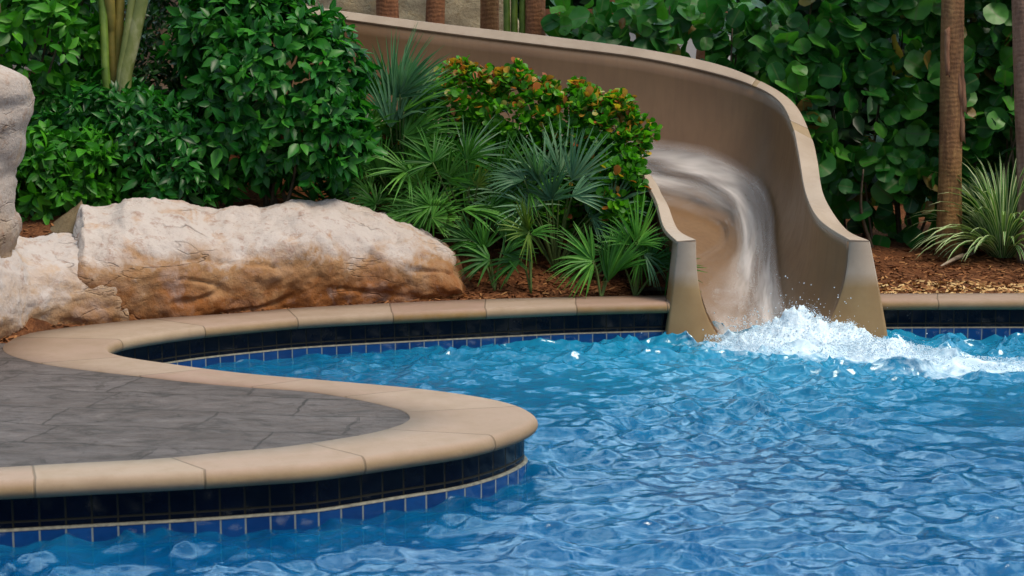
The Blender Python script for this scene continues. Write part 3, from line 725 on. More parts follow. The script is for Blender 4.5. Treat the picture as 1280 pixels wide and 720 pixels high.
# ------------------------------------------------------------------ leaves
def leaf_t(width, fold=.18, curl=-.18, rows=(.0, .18, .45, .75, 1.0), prof=(0.04, .72, 1.0, .62, .0), stem=.12):
    v = []; tc = []
    for t, w in zip(rows, prof):
        z = curl * t * t
        for s in (-1, 0, 1):
            v.append((s * w * width / 2, stem + t * (1 - stem), z + abs(s) * w * width * fold)); tc.append((t, abs(s)))
    f = []
    for i in range(len(rows) - 1):
        for j in range(2):
            a = i * 3 + j; f.append((a, a + 1, a + 4, a + 3))
    return (np.array(v), f, np.array(tc))
L_ovate = leaf_t(.46); L_lance = leaf_t(.36, .2, -.3); L_small = leaf_t(.5, .12, -.1, (0, .4, 1), (.1, 1, 0))
L_obov = leaf_t(.72, .1, -.08, (0, .3, .65, .9, 1), (.15, .7, 1, .75, .15))
def round_t():
    v = [(0, .06, 0)]; tc = [(0, 0)]; n = 12
    for ring, rr in ((1, .55), (2, 1.0)):
        for k in range(n):
            th = 2 * math.pi * k / n
            x = .52 * rr * math.sin(th); y = .5 - .5 * rr * math.cos(th) * (1 if rr < 1 or abs(math.cos(th)) < .99 else .93)
            if ring == 1: y = .5 - .44 * rr * math.cos(th)
            z = .16 * abs(x) + .05 * math.sin(3 * th) * rr - .10 * (y - .4) ** 2
            v.append((x, y, z)); tc.append((y, min(1, abs(x) * 2)))
    v[0] = (0, .5, -.01); f = []
    for k in range(n):
        k2 = (k + 1) % n; f.append((0, 1 + k, 1 + k2)); f.append((1 + k, 1 + n + k, 1 + n + k2, 1 + k2))
    return (np.array(v), f, np.array(tc))
L_round = round_t()

def lump_points(lumps, n, shell=.45, back=.35):
    P = []; Nn = []
    area = np.array([l[3] * l[5] + l[3] * l[4] for l in lumps]); pr = area / area.sum()
    lum = np.array(lumps); out = 0
    while out < n:
        m = n; idx = RNG.choice(len(lumps), m, p=pr); d = rand_unit(m)
        keep = (d[:, 1] < .25) | (RNG.random(m) < back)
        r = 1 - shell * RNG.random(m) ** 1.8
        nzv = np.array([mnoise.noise(Vector((a[0] * 2.2 + i * 3, a[1] * 2.2, a[2] * 2.2))) for a, i in zip(d, idx)])
        r = r * (1 + .22 * nzv)
        p = lum[idx, :3] + d * lum[idx, 3:6] * r[:, None]
        for j, l in enumerate(lumps):
            q = (((p - l[:3]) / l[3:6]) ** 2).sum(1); keep &= ~((q < .45) & (idx != j))
        p = p[keep]; nn = nz(d[keep] / lum[idx[keep], 3:6])
        P.append(p); Nn.append(nn); out += len(p)
    return np.concatenate(P)[:n], np.concatenate(Nn)[:n]
def rosettes(P, Nn, per, up=.5, spread=1.0, droop=.25):
    """leaves in whorls round the shoot tips"""
    n = len(P); ax = nz(Nn + np.array([0, 0, up]) + RNG.normal(0, .35, (n, 3)))
    ref = rand_unit(n); a = nz(np.cross(ax, ref)); b = np.cross(ax, a)
    pos = []; dr = []; no = []
    for k in range(per):
        th = 2 * math.pi * k / per + RNG.normal(0, .35, n); tilt = RNG.uniform(.35, 1.0, n) * spread
        d = ax * (1 - tilt[:, None] * .75) + (a * np.cos(th)[:, None] + b * np.sin(th)[:, None]) * tilt[:, None]
        d[:, 2] -= droop * RNG.random(n); d = nz(d)
        pos.append(P + d * .01 - ax * (.03 * k / per) ); dr.append(d); no.append(ax + RNG.normal(0, .25, (n, 3)))
    return np.concatenate(pos), np.concatenate(dr), np.concatenate(no)
def shrub(name, label, cat, lumps, n, per, size, tmpl, m, group=None, up=.5, spread=1.0, droop=.25, tbias=1.0, stems=7, part="foliage", shell=.45, size_sd=.22, stem_mat='stem', base=None, tint_fn=None):
    c = lumps[0]; bx, by = (c[0], c[1]) if base is None else base
    root = empty(name, (bx, by, gz(bx, by) - .02), label, cat, group)
    P, Nn = lump_points(lumps, n, shell); pos, dr, no = rosettes(P, Nn, per, up, spread, droop)
    N = len(pos); sz = size * np.clip(RNG.normal(1, size_sd, N), .45, 1.6)
    tn = np.clip(RNG.beta(1.6, 1.9, N) * tbias, 0, 1) if tint_fn is None else tint_fn(pos)
    scatter(part, tmpl, pos, dr, no, sz, tn, m, root)
    lst = []
    for k in range(stems):
        l = lumps[k % len(lumps)]; tgt = Vector((l[0], l[1], l[2])) + Vector(rand_unit(1)[0]) * .75 * l[3]
        b = Vector((bx + random.uniform(-.15, .15), by + random.uniform(-.1, .1), gz(bx, by) - .03)); mid = b.lerp(tgt, .5) + Vector((random.uniform(-.1, .1), 0, .1))
        pts_ = catmull([b, mid, tgt], 4); lst.append((pts_, np.linspace(.02, .006, len(pts_))))
    tubes("branches", lst, M[stem_mat], root, 6)
    return root
def LP(u, v, y, ru, rv, ry):    # a lump given by where it stands
    c = D(u, v, y); k = y / F
    return (c.x, c.y, c.z, ru * k, ry, rv * k)

shrub("leafy_shrub", "light green shrub with pointed leaves behind the tall upright boulder", "shrub",
      [LP(40, 50, 12.7, 95, 85, .5), LP(95, 20, 12.8, 42, 70, .4), LP(-60, 80, 12.7, 90, 120, .5), LP(60, 130, 12.8, 70, 60, .4), LP(40, -70, 12.9, 110, 70, .5)], 620, 6, .15, L_ovate, M['leaf_bright'], "broadleaf shrubs", .2, 1.0, .5, 1.15)
shrub("leafy_shrub", "low bright green shrub just right of the tall upright boulder", "shrub",
      [LP(62, 225, 12.0, 50, 60, .35), LP(110, 215, 12.1, 45, 55, .35)], 300, 6, .125, L_ovate, M['leaf_bright'], "broadleaf shrubs", .3, 1.0, .4, 1.0)
shrub("leafy_shrub", "dark green low spreading shrub behind the long boulder", "shrub",
      [LP(190, 190, 12.4, 85, 75, .45), LP(120, 160, 12.6, 75, 60, .45), LP(225, 220, 12.2, 45, 42, .3)], 620, 6, .115, L_lance, M['leaf_round'], "broadleaf shrubs", .3, 1.0, .4, .9)
shrub("leafy_shrub", "large rounded glossy green shrub behind the middle of the long boulder", "shrub",
      [LP(350, 115, 12.6, 105, 110, .6), LP(290, 160, 12.5, 65, 75, .45), LP(400, 170, 12.45, 62, 65, .4), LP(398, 85, 12.6, 52, 60, .45), LP(300, 50, 12.8, 80, 80, .5), LP(318, -20, 12.9, 66, 60, .5)],
      1050, 6, .135, L_ovate, M['leaf_round'], "broadleaf shrubs", .25, 1.0, .55, 1.15)
shrub("leafy_shrub", "tall dark fine-leaved shrub behind the pale leaning palm stem", "shrub",
      [LP(225, 60, 13.7, 75, 100, .5), LP(180, 130, 13.5, 70, 60, .4), LP(250, -40, 13.9, 90, 80, .5), LP(330, -50, 14.0, 70, 70, .5)], 900, 6, .10, L_lance, M['leaf_dark'], "broadleaf shrubs", .5, .9, .2, 1.0)
def coco_tint(pos):
    zt = np.interp(pos[:, 0], [-.7, -.2, .3, .8, 1.2], [2.12, 2.08, 2.02, 1.92, 1.65])
    hi = np.clip((pos[:, 2] - (zt - .40)) / .45, 0, 1)
    t = RNG.random(len(pos)) * .78; red = RNG.random(len(pos)) < .05 + .42 * hi ** 1.3
    t[red] = .85 + RNG.random(red.sum()) * .15; return t
shrub("coco_plum_shrub", "shrub with round green leaves tipped red and orange beside the slide", "shrub",
      [LP(585, 125, 12.95, 45, 38, .22), LP(645, 145, 12.9, 60, 52, .25), LP(715, 160, 12.8, 60, 52, .22), LP(765, 180, 12.65, 45, 55, .18), LP(775, 240, 12.45, 34, 55, .18), LP(690, 230, 12.8, 70, 60, .22), LP(555, 165, 13.0, 50, 60, .2), LP(610, 200, 12.9, 60, 55, .2), LP(500, 195, 13.05, 55, 60, .2), LP(700, 190, 12.85, 70, 45, .2), LP(572, 92, 12.95, 20, 14, .1), LP(612, 104, 12.9, 14, 16, .1), LP(640, 92, 12.9, 12, 18, .08), LP(672, 112, 12.9, 22, 14, .1), LP(728, 118, 12.8, 18, 14, .1), LP(770, 132, 12.7, 20, 14, .1), LP(800, 165, 12.6, 16, 18, .08)],
      2300, 5, .068, L_obov, M['leaf_coco'], None, .9, .8, .05, 1.0, tint_fn=coco_tint)

# sea grape hedges: big round leaves
def hedge(name, label, box, n, size, skip=None, seed=0, stems=26):
    x0, x1, y0, y1, z0, z1 = box
    root = empty(name, ((x0 + x1) / 2, (y0 + y1) / 2, gz((x0 + x1) / 2, (y0 + y1) / 2) - .02), label, "hedge")
    P = []
    while len(P) < n:
        x = random.uniform(x0, x1); z = random.uniform(z0, z1); dd = random.random() ** 1.7
        fr = .25 * mnoise.noise(Vector((x * 1.4 + seed, z * 1.4, 0)))
        y = y0 + (y1 - y0) * dd + fr
        dens = mnoise.noise(Vector((x * 1.9 + seed, y * 1.5, z * 2.0 + 4)))
        if dens < -.22 and random.random() < .88: continue
        if skip and skip(x, z) and random.random() < .85: continue
        P.append((x, y, z))
    P = np.array(P); N = len(P)
    no = nz(np.stack([RNG.normal(0, .6, N), -np.abs(RNG.normal(.75, .5, N)), np.abs(RNG.normal(.65, .5, N))], 1))
    dr = nz(np.stack([RNG.normal(0, .8, N), RNG.normal(-.2, .4, N), RNG.normal(-.05, .7, N)], 1))
    tn = np.clip(RNG.beta(1.3, 2.0, N) + .25 * (P[:, 2] - z0) / (z1 - z0), 0, .78); od = RNG.random(N) < .045; tn[od] = RNG.uniform(.85, 1, od.sum())
    sz = size * np.clip(RNG.normal(1, .28, N), .4, 1.5); wx = RNG.uniform(.75, 1.15, N)
    scatter("foliage", L_round, P, dr, no, sz, tn, M['leaf_grape'], root, xs=wx)
    lst = []
    for k in range(stems):
        x = random.uniform(x0, x1); y = random.uniform(y0 + .05, y1); b = Vector((x, y, gz(x, y) - .03)); t = Vector((x + random.uniform(-.3, .3), y + random.uniform(-.2, .2), random.uniform(z0 + .5, z1)))
        m_ = b.lerp(t, .5) + Vector((random.uniform(-.12, .12), 0, 0)); pp = catmull([b, m_, t], 5); lst.append((pp, np.linspace(random.uniform(.012, .026), .007, len(pp))))
    tubes("branches", lst, M['stem'], root, 6)
hedge("sea_grape_hedge", "tall sea grape hedge with round leaves right of the slide", (2.45, 6.4, 14.35, 15.3, .5, 3.3), 3200, .185,
      lambda x, z: (z < .95 and x < 3.35) or (2.85 < x < 3.6 and 1.35 < z < 1.85), 2, 46)
hedge("sea_grape_hedge", "lower sea grape hedge behind the high rim of the slide", (.45, 2.6, 15.2, 15.9, .9, 2.75), 900, .19, None, 9, 20)

# fan palms
def frond_geo(hub, up, nor, L, n=24, spread=2.0, w=.03, droop=.25, join=.17, fold=.35, tint=.5):
    up = up.normalized(); nor = (nor - up * nor.dot(up)).normalized(); sd = up.cross(nor)
    V = []; Fc = []; T = []
    for k in range(n):
        f = (k + .5) / n * 2 - 1; ph = f * spread + random.gauss(0, .02)
        ln = L * (1 - .28 * abs(f) ** 1.6) * random.uniform(.92, 1.05)
        d = (up * math.cos(ph) + sd * math.sin(ph) + Vector((random.gauss(0, .07), random.gauss(0, .14), random.gauss(0, .07)))).normalized(); ac = sd * math.cos(ph) - up * math.sin(ph)
        dr = droop * random.uniform(.6, 1.4); tt = min(1, max(0, tint + random.gauss(0, .14)))
        wmax = max(w * .92, 2 * spread / n * L * join * .8)
        rs = (0.02, join * .6, join, .5, .75, 1.0)
        ws = (.004, wmax * .6, wmax * .95, wmax * .75, wmax * .45, .002)
        b = len(V)
        for r, ww in zip(rs, ws):
            c = hub + d * (ln * r) - Vector((0, 0, 1)) * (dr * ln * max(0, r - .3) ** 2) - nor * (.08 * ln * r * r) + nor * .10 * ln * (1 - math.cos(f * 1.3)) * r
            V += [c - ac * ww * .5 + nor * ww * fold, c, c + ac * ww * .5 + nor * ww * fold]
            T += [(tt, r, 1), (max(0, tt - .12), r, 0), (tt, r, 1)]
        for i in range(5):
            for j in range(2): a = b + i * 3 + j; Fc.append((a, a + 1, a + 4, a + 3))
    return V, Fc, T
def fan_palm(label, base, fronds, group="saw palmettos beside the slide"):
    bx = base; root = empty("saw_palmetto", (bx.x, bx.y, bx.z - .02), label, "palmetto", group)
    for (hub, ang, L, mt, kw) in fronds:
        face = kw.pop('face', (random.uniform(-.8, .8), random.uniform(-1.2, -.4), random.uniform(.0, 1.3)))
        up = Vector((math.sin(R(ang)), kw.pop('lean', random.uniform(-.35, .15)), math.cos(R(ang))))
        V, Fc, T = frond_geo(hub, up, Vector(face), L, **kw)
        arr = np.array([v[:] for v in V]); fl = np.array(Fc)
        np_mesh("frond", arr, fl.ravel(), np.arange(len(fl)) * 4, np.full(len(fl), 4), M[mt], root, np.array(T))
        mid = bx.lerp(hub, .5) + Vector((0, .03, .06)); pp = catmull([bx, mid, hub], 4)
        tubes("petiole", [(pp, np.linspace(.011, .006, len(pp)))], M['petiole'], root, 5)
def fill(base_px, y, n, rad, mt, L=(.3, .5), hup=60, tint=.4):
    out = []
    for k in range(n):
        a = random.uniform(-85, 85); rr = random.uniform(.35, 1) * rad
        u = base_px[0] + rr * math.sin(R(a)); v = base_px[1] - rr * math.cos(R(a)) * hup / 60.0
        out.append((D(u, v, y + random.uniform(-.12, .25)), a + random.uniform(-20, 20), random.uniform(*L), mt, dict(n=random.choice((18, 22, 24)), spread=random.uniform(1.3, 2.1), w=.024, tint=tint + random.uniform(-.25, .25))))
    return out
def gpt(u, y): 
    p = D(u, 300, y); return Vector((p.x, y, gz(p.x, y)))
fan_palm("tall grey-green palmetto touching the large rounded shrub", gpt(500, 12.95),
         [(D(500, 150, 12.7), 28, .66, 'fan_blue', dict(n=24, spread=.9, tint=.6, w=.03)), (D(505, 170, 12.65), 62, .56, 'fan_green', dict(n=22, spread=.9, tint=.55, w=.03)), (D(505, 140, 12.65), 45, .62, 'fan_green', dict(n=24, spread=.8, tint=.7, w=.03, droop=.1)), (D(488, 160, 12.75), 2, .66, 'fan_blue', dict(n=20, spread=.7, tint=.5, w=.03)), (D(494, 122, 12.75), 18, .68, 'fan_blue', dict(n=26, spread=1.1, tint=.45, w=.028, droop=.15)), (D(500, 118, 12.7), 50, .52, 'fan_blue', dict(n=26, spread=.95, tint=.55, w=.028)),
          (D(480, 130, 12.9), -5, .5, 'fan_green', dict(n=20, spread=.8, tint=.35)), (D(505, 192, 12.75), 38, .58, 'fan_green', dict(n=22, spread=.75, tint=.45)),
          (D(500, 150, 12.8), 75, .42, 'fan_blue', dict(n=22, spread=1.0, tint=.4)), (D(475, 220, 12.7), 10, .45, 'fan_green', dict(n=20, spread=1.5, tint=.25)), (D(470, 255, 12.6), -35, .3, 'fan_green', dict(tint=.15))]
         + fill((510, 270), 12.75, 20, 120, 'fan_green', (.28, .5), 70, .45))
fan_palm("palmetto with a pale stiff fan and a green disc leaf behind the boulder's end", gpt(585, 12.75),
         [(D(583, 193, 12.65), 48, .43, 'fan_blue', dict(n=17, spread=1.25, w=.02, tint=.85, droop=.02, face=(.1, -.8, .6), join=.35)), (D(597, 232, 12.45), 10, .22, 'fan_yellow', dict(n=20, spread=1.7, tint=.7, w=.014, droop=.05)),
          (D(540, 272, 12.35), 75, .27, 'fan_green', dict(n=18, spread=1.25, tint=.7, w=.03, join=.75, face=(-.1, -1, .3), droop=.1)), (D(578, 262, 12.4), 92, .42, 'fan_green', dict(n=16, spread=.5, tint=.75, w=.03)),
          (D(560, 225, 12.5), 20, .33, 'fan_green', dict(tint=.5, spread=1.4))] + fill((575, 290), 12.55, 20, 110, 'fan_green', (.24, .42), 60, .5))
fan_palm("large blue-green palmetto in the middle of the clump before the orange-tipped shrub", gpt(695, 12.6),
         [(D(700, 218, 12.5), 8, .50, 'fan_blue', dict(n=26, spread=1.15, tint=.72, w=.026, droop=.06)), (D(715, 225, 12.4), 28, .50, 'fan_blue', dict(n=22, spread=.9, tint=.8, w=.024, droop=.06)),
          (D(675, 228, 12.45), -30, .50, 'fan_blue', dict(n=24, spread=1.0, tint=.55, w=.028, droop=.1)), (D(690, 250, 12.3), -10, .42, 'fan_blue', dict(n=22, spread=1.5, tint=.25, w=.03)),
          (D(715, 245, 12.3), 72, .38, 'fan_blue', dict(n=18, spread=.8, tint=.55, w=.028, droop=.35)), (D(655, 225, 12.4), -70, .35, 'fan_blue', dict(n=20, spread=1.0, tint=.35))]
         + fill((695, 290), 12.5, 14, 85, 'fan_blue', (.25, .45), 60, .5))
fan_palm("small upright yellow-green palmetto on a thin stalk left of the front clump", gpt(664, 12.15),
         [(D(661, 290, 12.1), -12, .36, 'fan_yellow', dict(n=20, spread=.75, tint=.55, w=.026)), (D(661, 291, 12.1), -70, .28, 'fan_yellow', dict(n=9, spread=.65, tint=.75, w=.02)),
          (D(660, 292, 12.08), 168, .26, 'fan_yellow', dict(n=7, spread=.8, tint=.5, w=.02)), (D(664, 292, 12.1), 80, .25, 'fan_green', dict(n=9, spread=.6, tint=.5, w=.02)),
          (D(650, 325, 12.15), -110, .30, 'fan_green', dict(n=14, spread=.7, tint=.25))])
fan_palm("green palmetto drooping over the coping nearest the water", gpt(752, 12.02),
         [(D(742, 326, 11.98), -35, .42, 'fan_green', dict(n=14, spread=.6, tint=.65, w=.032)), (D(741, 328, 11.95), -90, .38, 'fan_green', dict(n=12, spread=.75, tint=.6, w=.026, droop=.45)),
          (D(742, 330, 11.95), -140, .30, 'fan_green', dict(n=8, spread=.55, tint=.7, w=.026)), (D(760, 352, 11.98), 12, .48, 'fan_green', dict(n=24, spread=.55, tint=.45, w=.03, droop=.05)),
          (D(770, 340, 12.0), 40, .36, 'fan_green', dict(n=18, spread=.6, tint=.5, w=.026))])
fan_palm("spiky green palmetto touching the slide's near side", gpt(795, 12.1),
         [(D(795, 303, 12.05), 8, .43, 'fan_green', dict(n=18, spread=.85, tint=.75, w=.026, droop=.03)), (D(797, 306, 12.0), 55, .32, 'fan_green', dict(n=14, spread=.8, tint=.6, w=.022)),
          (D(790, 306, 12.05), -45, .35, 'fan_green', dict(n=14, spread=.7, tint=.5, w=.022)), (D(805, 318, 11.98), 130, .28, 'fan_blue', dict(n=14, spread=1.0, tint=.5, w=.02, droop=.5)), (D(800, 320, 12.0), 175, .25, 'fan_green', dict(n=10, spread=.7, tint=.55, w=.02))]
         + fill((800, 345), 12.15, 4, 45, 'fan_green', (.2, .3), 50, .3))
fan_palm("low shaded palmetto spreading over the mulch beside the boulder's end", gpt(618, 12.2),
         [(D(612, 325, 12.2), -75, .32, 'fan_green', dict(n=20, spread=1.2, tint=.15)), (D(630, 320, 12.25), 60, .3, 'fan_green', dict(n=18, spread=1.2, tint=.2)), (D(605, 310, 12.3), -10, .3, 'fan_green', dict(n=18, spread=1.4, tint=.3)),
          (D(632, 300, 12.35), 30, .34, 'fan_green', dict(n=18, spread=1.2, tint=.35)), (D(590, 300, 12.35), -50, .32, 'fan_green', dict(n=18, spread=1.2, tint=.25))])

# striped spider plant
def strap_plant(label, base, n, L, m, name, cat):
    root = empty(name, base, label, cat); V = []; Fc = []; T = []
    for k in range(n):
        az = random.uniform(0, 6.283); el = random.uniform(.5, 1.45); ln = L * random.uniform(.65, 1.1); tt = random.random()
        h = Vector((math.cos(az), math.sin(az) * .9, 0)); p = base + h * random.uniform(0, .12); d = h * math.cos(el) + Vector((0, 0, math.sin(el)))
        sd = d.cross(Vector((0, 0, 1))); sd = sd.normalized() if sd.length > .01 else Vector((1, 0, 0)); b = len(V); ns_ = 9
        for i in range(ns_):
            t = i / (ns_ - 1); ww = .030 * (.5 + .9 * t) * (1 - t ** 3) + .001
            nn_ = sd.cross(d).normalized()
            V += [p - sd * ww * .5 + nn_ * ww * .25, p - sd * ww * .22 + nn_ * ww * .05, p, p + sd * ww * .22 + nn_ * ww * .05, p + sd * ww * .5 + nn_ * ww * .25]
            T += [(tt, t, 1), (tt, t, .45), (tt, t, 0), (tt, t, .45), (tt, t, 1)]
            p = p + d * ln / (ns_ - 1); d = (d + Vector((0, 0, -.26 * (.4 + t)))).normalized()
        for i in range(ns_ - 1):
            for j in range(4): a = b + i * 5 + j; Fc.append((a, a + 1, a + 6, a + 5))
    fl = np.array(Fc); np_mesh("foliage", np.array([v[:] for v in V]), fl.ravel(), np.arange(len(fl)) * 4, np.full(len(fl), 4), m, root, np.array(T))
b = W(1262, 328, .36); strap_plant("tuft of arching green and white striped leaves at the right edge", Vector((b.x + .02, b.y + .25, gz(b.x, b.y + .25))), 260, 1.0, M['spider'], "spider_plant", "plant")

# dry stick on the mulch
a_, b_ = W(1176, 334, .36), W(1222, 320, .36)
o = tubes("fallen_stick", [(catmull([a_ + Vector((0, 0, .01)), a_.lerp(b_, .5) + Vector((0, 0, .045)), b_ + Vector((0, 0, .03))], 5), np.concatenate([np.linspace(.006, .022, 6), np.linspace(.02, .012, 5)]))], M['stick'], None, 8)
tag(o, "pale dry stick lying on the mulch below the striped plant", "stick")

# ------------------------------------------------------------------ palms with crowns above the picture
def crown_mesh(n=11, L=2.0):
    V = []; Fc = []; T = []
    for k in range(n):
        az = 2 * math.pi * k / n + random.uniform(-.2, .2); el = random.uniform(.1, 1.1); p = Vector((0, 0, 0)); h = Vector((math.cos(az), math.sin(az), 0)); d = h * math.cos(el) + Vector((0, 0, math.sin(el)))
        for i in range(26):
            t = i / 25; sd = d.cross(Vector((0, 0, 1))).normalized(); ll = .55 * math.sin(math.pi * min(1, .12 + t * .85)) + .05
            for s in (-1, 1):
                dd = (sd * s + d * .5 + Vector((0, 0, -.35))).normalized(); w_ = d * .02; b = len(V)
                V += [p - w_, p + w_, p + dd * ll * .6 + w_ * .8, p + dd * ll * .6 - w_ * .8, p + dd * ll + Vector((0, 0, -.1 * ll))]
                tt = random.random(); T += [(tt, 0, 0)] * 5; Fc += [(b, b + 1, b + 2, b + 3), (b + 3, b + 2, b + 4, b + 4)]
            p = p + d * L / 25; d = (d + Vector((0, 0, -.065))).normalized()
    Fc = [f if len(set(f)) == 4 else f[:3] for f in Fc]
    return V, Fc, T
CV, CF, CT = crown_mesh()
crown_proto = None
def palm(label, base, top, r0, r1, m, group="palm trees with crowns above the picture", h=9.5, bend=0.0, seg=18):
    global crown_proto
    root = empty("palm_tree", base, label, "palm tree", group)
    d = (top - base) / max(top.z - base.z, .01); tp = base + d * h
    pts_ = []; rr = []
    for i in range(60):
        t = i / 59; p = base.lerp(tp, t) + Vector((bend * math.sin(math.pi * t), 0, 0)); pts_.append(p)
        rr.append((r0 + (r1 - r0) * t) * (1 + .05 * mnoise.noise(Vector((base.x, 0, t * 30))) + .008 * (i % 3 == 0) + .35 * math.exp(-t * 25)))
    tubes("trunk", [(pts_, rr)], m, root, seg)
    if crown_proto is None:
        me = bpy.data.meshes.new("crown"); me.from_pydata([v[:] for v in CV], [], CF); a = me.attributes.new("tint", 'FLOAT_COLOR', 'POINT')
        a.data.foreach_set("color", np.array([(*t, 1) for t in CT], np.float32).ravel()); me.materials.append(M['palm_leaf']); crown_proto = me
    c = link(bpy.data.objects.new("crown", crown_proto)); c.parent = root; c.location = tp - base; c.rotation_euler = (0, 0, random.uniform(0, 6))
    return root
def gp(u, y): p = D(u, 320, y); return Vector((p.x, y, gz(p.x, y) - .03))
t1 = palm("palm trunk with peeling bark standing right of the slide before the sea grape hedge", gp(1186, 14.05), D(1191, 0, 14.05), .10, .108, M['trunk'])
V = []; Fc = []
for (v0, v1, off, w) in ((20, 130, 9, .05), (60, 141, 14, .055), (100, 178, 13, .05), (35, 95, -4, .045)):
    b = len(V)
    for i in range(8):
        t = i / 7; p = D(1188 + off + 6 * t * (1 if off > 0 else .2), v0 + (v1 - v0) * t, 14.05 - .105 - (.015 + .03 * t))
        if off > 5: p.y += .05
        for s in (-1, 0, 1): V.append(p + Vector((s * w * .5 * (1 - .3 * t) + .01 * mnoise.noise(p * 9), .02 * abs(s) + .012 * math.sin(i * 2 + s), .015 * math.sin(i * 3 + s * 2))))
    for i in range(7):
        for j in range(2): a = b + i * 3 + j; Fc.append((a, a + 1, a + 4, a + 3))
pk = mesh_obj("peeling_bark", V, Fc, M['peel'], t1); mm = pk.modifiers.new("thick", 'SOLIDIFY'); mm.thickness = .008
palm("pinkish palm trunk cut by the photo's right edge behind the striped plant", gp(1290, 13.7), D(1279, 0, 13.7), .10, .10, M['trunk_pink'])
for (u, y, r, m, lab, du) in ((487, 16.4, .12, 'trunk_rust', "leftmost of the rusty trunks rising behind the slide rim", -4), (543, 16.3, .10, 'trunk_rust', "slim rusty trunk in front of the ochre stone wall's middle", 2),
                          (612, 16.5, .10, 'trunk', "dark brown trunk left of the green canes behind the rim", 0), (669, 16.0, .105, 'trunk_rust', "orange-brown trunk just right of the green canes", 0),
                          (772, 16.6, .11, 'trunk_rust', "curved rusty trunk among the sea grape leaves above the slide", -10), (876, 16.8, .12, 'trunk_rust', "leaning rusty trunk before the white garden wall", 14)):
    palm(lab, gp(u - du, y), D(u + du * .3, 0, y), r, r * .95, M[m], h=9.8, bend=du * .01)

# clump of palm stems at the upper left
cb_ = gp(158, 12.6); root = empty("clumping_palm", cb_, "clump of leaning green and yellow palm stems between the left shrubs", "palm clump")
for (u0, v0, u1, v1, r, m) in ((155, 110, 177, 0, .058, 'areca'), (147, 110, 150, 0, .04, 'areca_yellow'), (140, 60, 137, 0, .045, 'areca_yellow'), (150, 110, 165, 0, .035, 'areca'), (134, 110, 128, 0, .035, 'green_cane')):
    p0, p1 = D(u0, v0, 12.4 + random.uniform(0, .25)), D(u1, v1, 12.45 + random.uniform(0, .2)); d = p1 - p0
    pp = catmull([cb_.lerp(p0, .05), p0, p1, p1 + d * 4.4], 10); tubes("stem", [(pp, np.linspace(r * 1.05, r * .9, len(pp)))], M[m], root, 12)
for k in range(3):
    c = link(bpy.data.objects.new("crown", crown_proto)); c.parent = root; c.location = D(190 + 30 * k, -480 - 40 * k, 13.3) - cb_; c.rotation_euler = (0, 0, k * 2.1); c.scale = (.7,) * 3
# green canes
cb_ = gp(645, 16.0); root = empty("green_cane_plant", cb_, "three slim bright green canes behind the slide rim", "cane plant")
for du in (-7, 2, 12):
    p0 = D(642 + du, 300, 16.0); p0.z = cb_.z; pp = [p0, D(641 + du, 60, 16.0), D(640 + du * 1.2, -40, 16.0), D(636 + du * 2, -150, 16.0)]
    pp = catmull(pp, 6); tubes("cane", [(pp, np.linspace(.04, .03, len(pp)))], M['green_cane'], root, 10)

# ochre stone wall and white garden wall behind
V = []; xs_ = np.linspace(-5.5, .05, 90); zs_ = np.linspace(.2, 4.2, 60)
for z_ in zs_:
    for x_ in xs_:
        p = Vector((x_, 17.2, z_)); d = rock_noise(p, 1.1, .12) + rock_noise(p, 5, .03) - .15 * ((z_ - 2.6) / 2) ** 2
        V.append(Vector((x_, 17.2 - d, z_)))
o = mesh_obj("stone_wall", V, grid_faces(len(zs_), len(xs_)), M['rock_wall']); mm = o.modifiers.new("thick", 'SOLIDIFY'); mm.thickness = .5; mm.offset = -1
bm = bmesh.new(); bm.from_mesh(o.data); bmesh.ops.recalc_face_normals(bm, faces=bm.faces)
if sum(f.normal.y for f in bm.faces) > 0: bmesh.ops.reverse_faces(bm, faces=bm.faces)
bm.to_mesh(o.data); bm.free()
tag(o, "ochre natural stone wall behind the upper end of the slide", "stone wall")
def box(name, a, b, m, parent=None, bev=.01):
    bm = bmesh.new(); bmesh.ops.create_cube(bm, size=1)
    for v in bm.verts: v.co = Vector([a[i] + (b[i] - a[i]) * (v.co[i] + .5) for i in range(3)])
    if bev: bmesh.ops.bevel(bm, geom=bm.edges[:], offset=bev, segments=2, affect='EDGES')
    me = bpy.data.meshes.new(name); bm.to_mesh(me); bm.free(); me.materials.append(m); o = link(bpy.data.objects.new(name, me))
    if parent: o.parent = parent; me.transform(parent.matrix_basis.inverted())
    return o
root = empty("garden_wall", (1.4, 17.7, .2), "white garden wall glimpsed between the leaves above the slide", "garden wall")
box("wall", (.3, 17.6, .2), (2.5, 17.85, 2.72), M['white_wall'], root); box("coping", (.26, 17.55, 2.725), (2.54, 17.9, 2.80), M['cap'], root)

# dark wood of trees beyond
n = 8000
P = np.stack([RNG.uniform(-13, 12, n), RNG.uniform(18.3, 21, n), RNG.uniform(.3, 4.3, n) ], 1)
keep = np.array([mnoise.noise(Vector(p) * .7) > -.6 + .06 * max(0, p[2] - 4) for p in P]); P = P[keep]
pos, dr, no = rosettes(P, np.tile([0, -1., .2], (len(P), 1)), 4, .4, 1.0, .4)
o = scatter("treeline", L_ovate, pos, dr, no, RNG.uniform(.25, .5, len(pos)), RNG.beta(1.5, 2.5, len(pos)), M['leaf_dark']); tag(o, "dark mass of trees filling the background", kind="stuff")
n = 2600
P = np.stack([RNG.uniform(-6.5, -1.2, n), RNG.uniform(14.6, 15.0, n) + 0.6, RNG.uniform(.5, 3.7, n)], 1)
P = P[(P[:, 0] < -2.2 - RNG.random(n) * .3)]
pos, dr, no = rosettes(P, np.tile([0, -1., .2], (len(P), 1)), 4, .4, 1.0, .4)
root = empty("dark_hedge", (-4.2, 15.3, gz(-4.2, 15.3)), "dark tall hedge closing the view behind the left shrubs", "hedge")
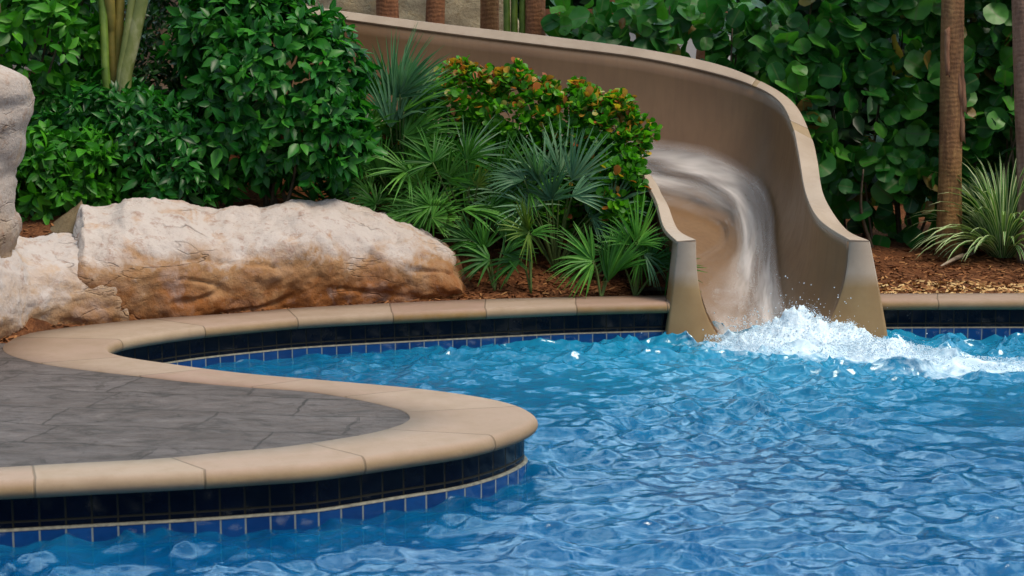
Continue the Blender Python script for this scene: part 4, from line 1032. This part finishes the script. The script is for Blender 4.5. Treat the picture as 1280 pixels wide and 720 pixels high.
scatter("foliage", L_lance, pos, dr, no, RNG.uniform(.12, .24, len(pos)), RNG.beta(1.5, 2.5, len(pos)), M['leaf_dark'], root)

# ------------------------------------------------------------------ light
SUN_EL, SUN_AZ = R(60), R(125)     # azimuth clockwise from +Y
w = bpy.data.worlds.new("World"); scene.world = w; w.use_nodes = True; nt = w.node_tree
bg = nt.nodes["Background"]; sky = nt.nodes.new("ShaderNodeTexSky"); sky.sky_type = 'NISHITA'; sky.sun_disc = False
sky.sun_elevation = SUN_EL; sky.sun_rotation = SUN_AZ; sky.air_density = 1.0; sky.dust_density = 2.5; sky.ozone_density = 1.0
tc_ = nt.nodes.new("ShaderNodeTexCoord"); mp_ = nt.nodes.new("ShaderNodeMapping"); mp_.inputs["Scale"].default_value = (1, 1, 2.2); nt.links.new(tc_.outputs["Generated"], mp_.inputs[0])
cn = nt.nodes.new("ShaderNodeTexNoise"); cn.inputs["Scale"].default_value = 4.5; cn.inputs["Detail"].default_value = 5; cn.inputs["Roughness"].default_value = .5; nt.links.new(mp_.outputs[0], cn.inputs["Vector"])
cr_ = nt.nodes.new("ShaderNodeValToRGB"); cr_.color_ramp.elements[0].position = .53; cr_.color_ramp.elements[1].position = .59; sp_ = nt.nodes.new("ShaderNodeSeparateXYZ"); nt.links.new(tc_.outputs["Generated"], sp_.inputs[0])
ma_ = nt.nodes.new("ShaderNodeMath"); ma_.operation = 'MULTIPLY_ADD'; ma_.inputs[1].default_value = .14; nt.links.new(sp_.outputs[1], ma_.inputs[0]); nt.links.new(cn.outputs["Fac"], ma_.inputs[2])
nt.links.new(ma_.outputs[0], cr_.inputs[0])
cm = nt.nodes.new("ShaderNodeMix"); cm.data_type = 'RGBA'; nt.links.new(cr_.outputs[0], cm.inputs[0]); nt.links.new(sky.outputs[0], cm.inputs[6]); cm.inputs[7].default_value = (21, 28, 32, 1)   # bright unseen clouds, added for water glints and soft backlight
nt.links.new(cm.outputs[2], bg.inputs[0]); bg.inputs[1].default_value = .10
sl = bpy.data.lights.new("sun", 'SUN'); sl.energy = 3.0; sl.angle = R(22); sl.color = (1, .89, .72); so = link(bpy.data.objects.new("sun", sl))
dv = Vector((math.sin(SUN_AZ) * math.cos(SUN_EL), math.cos(SUN_AZ) * math.cos(SUN_EL), math.sin(SUN_EL)))
so.rotation_euler = dv.to_track_quat('Z', 'Y').to_euler(); so.location = dv * 40

scene.view_settings.view_transform = 'Standard'; scene.view_settings.look = 'None'; scene.view_settings.gamma = 1; scene.view_settings.exposure = .12
scene.cycles.use_denoising = True; scene.cycles.max_bounces = 8; scene.cycles.diffuse_bounces = 3; scene.cycles.glossy_bounces = 3; scene.cycles.transmission_bounces = 4; scene.cycles.transparent_max_bounces = 12
scene.cycles.caustics_reflective = False; scene.cycles.caustics_refractive = False; scene.cycles.sample_clamp_indirect = 4
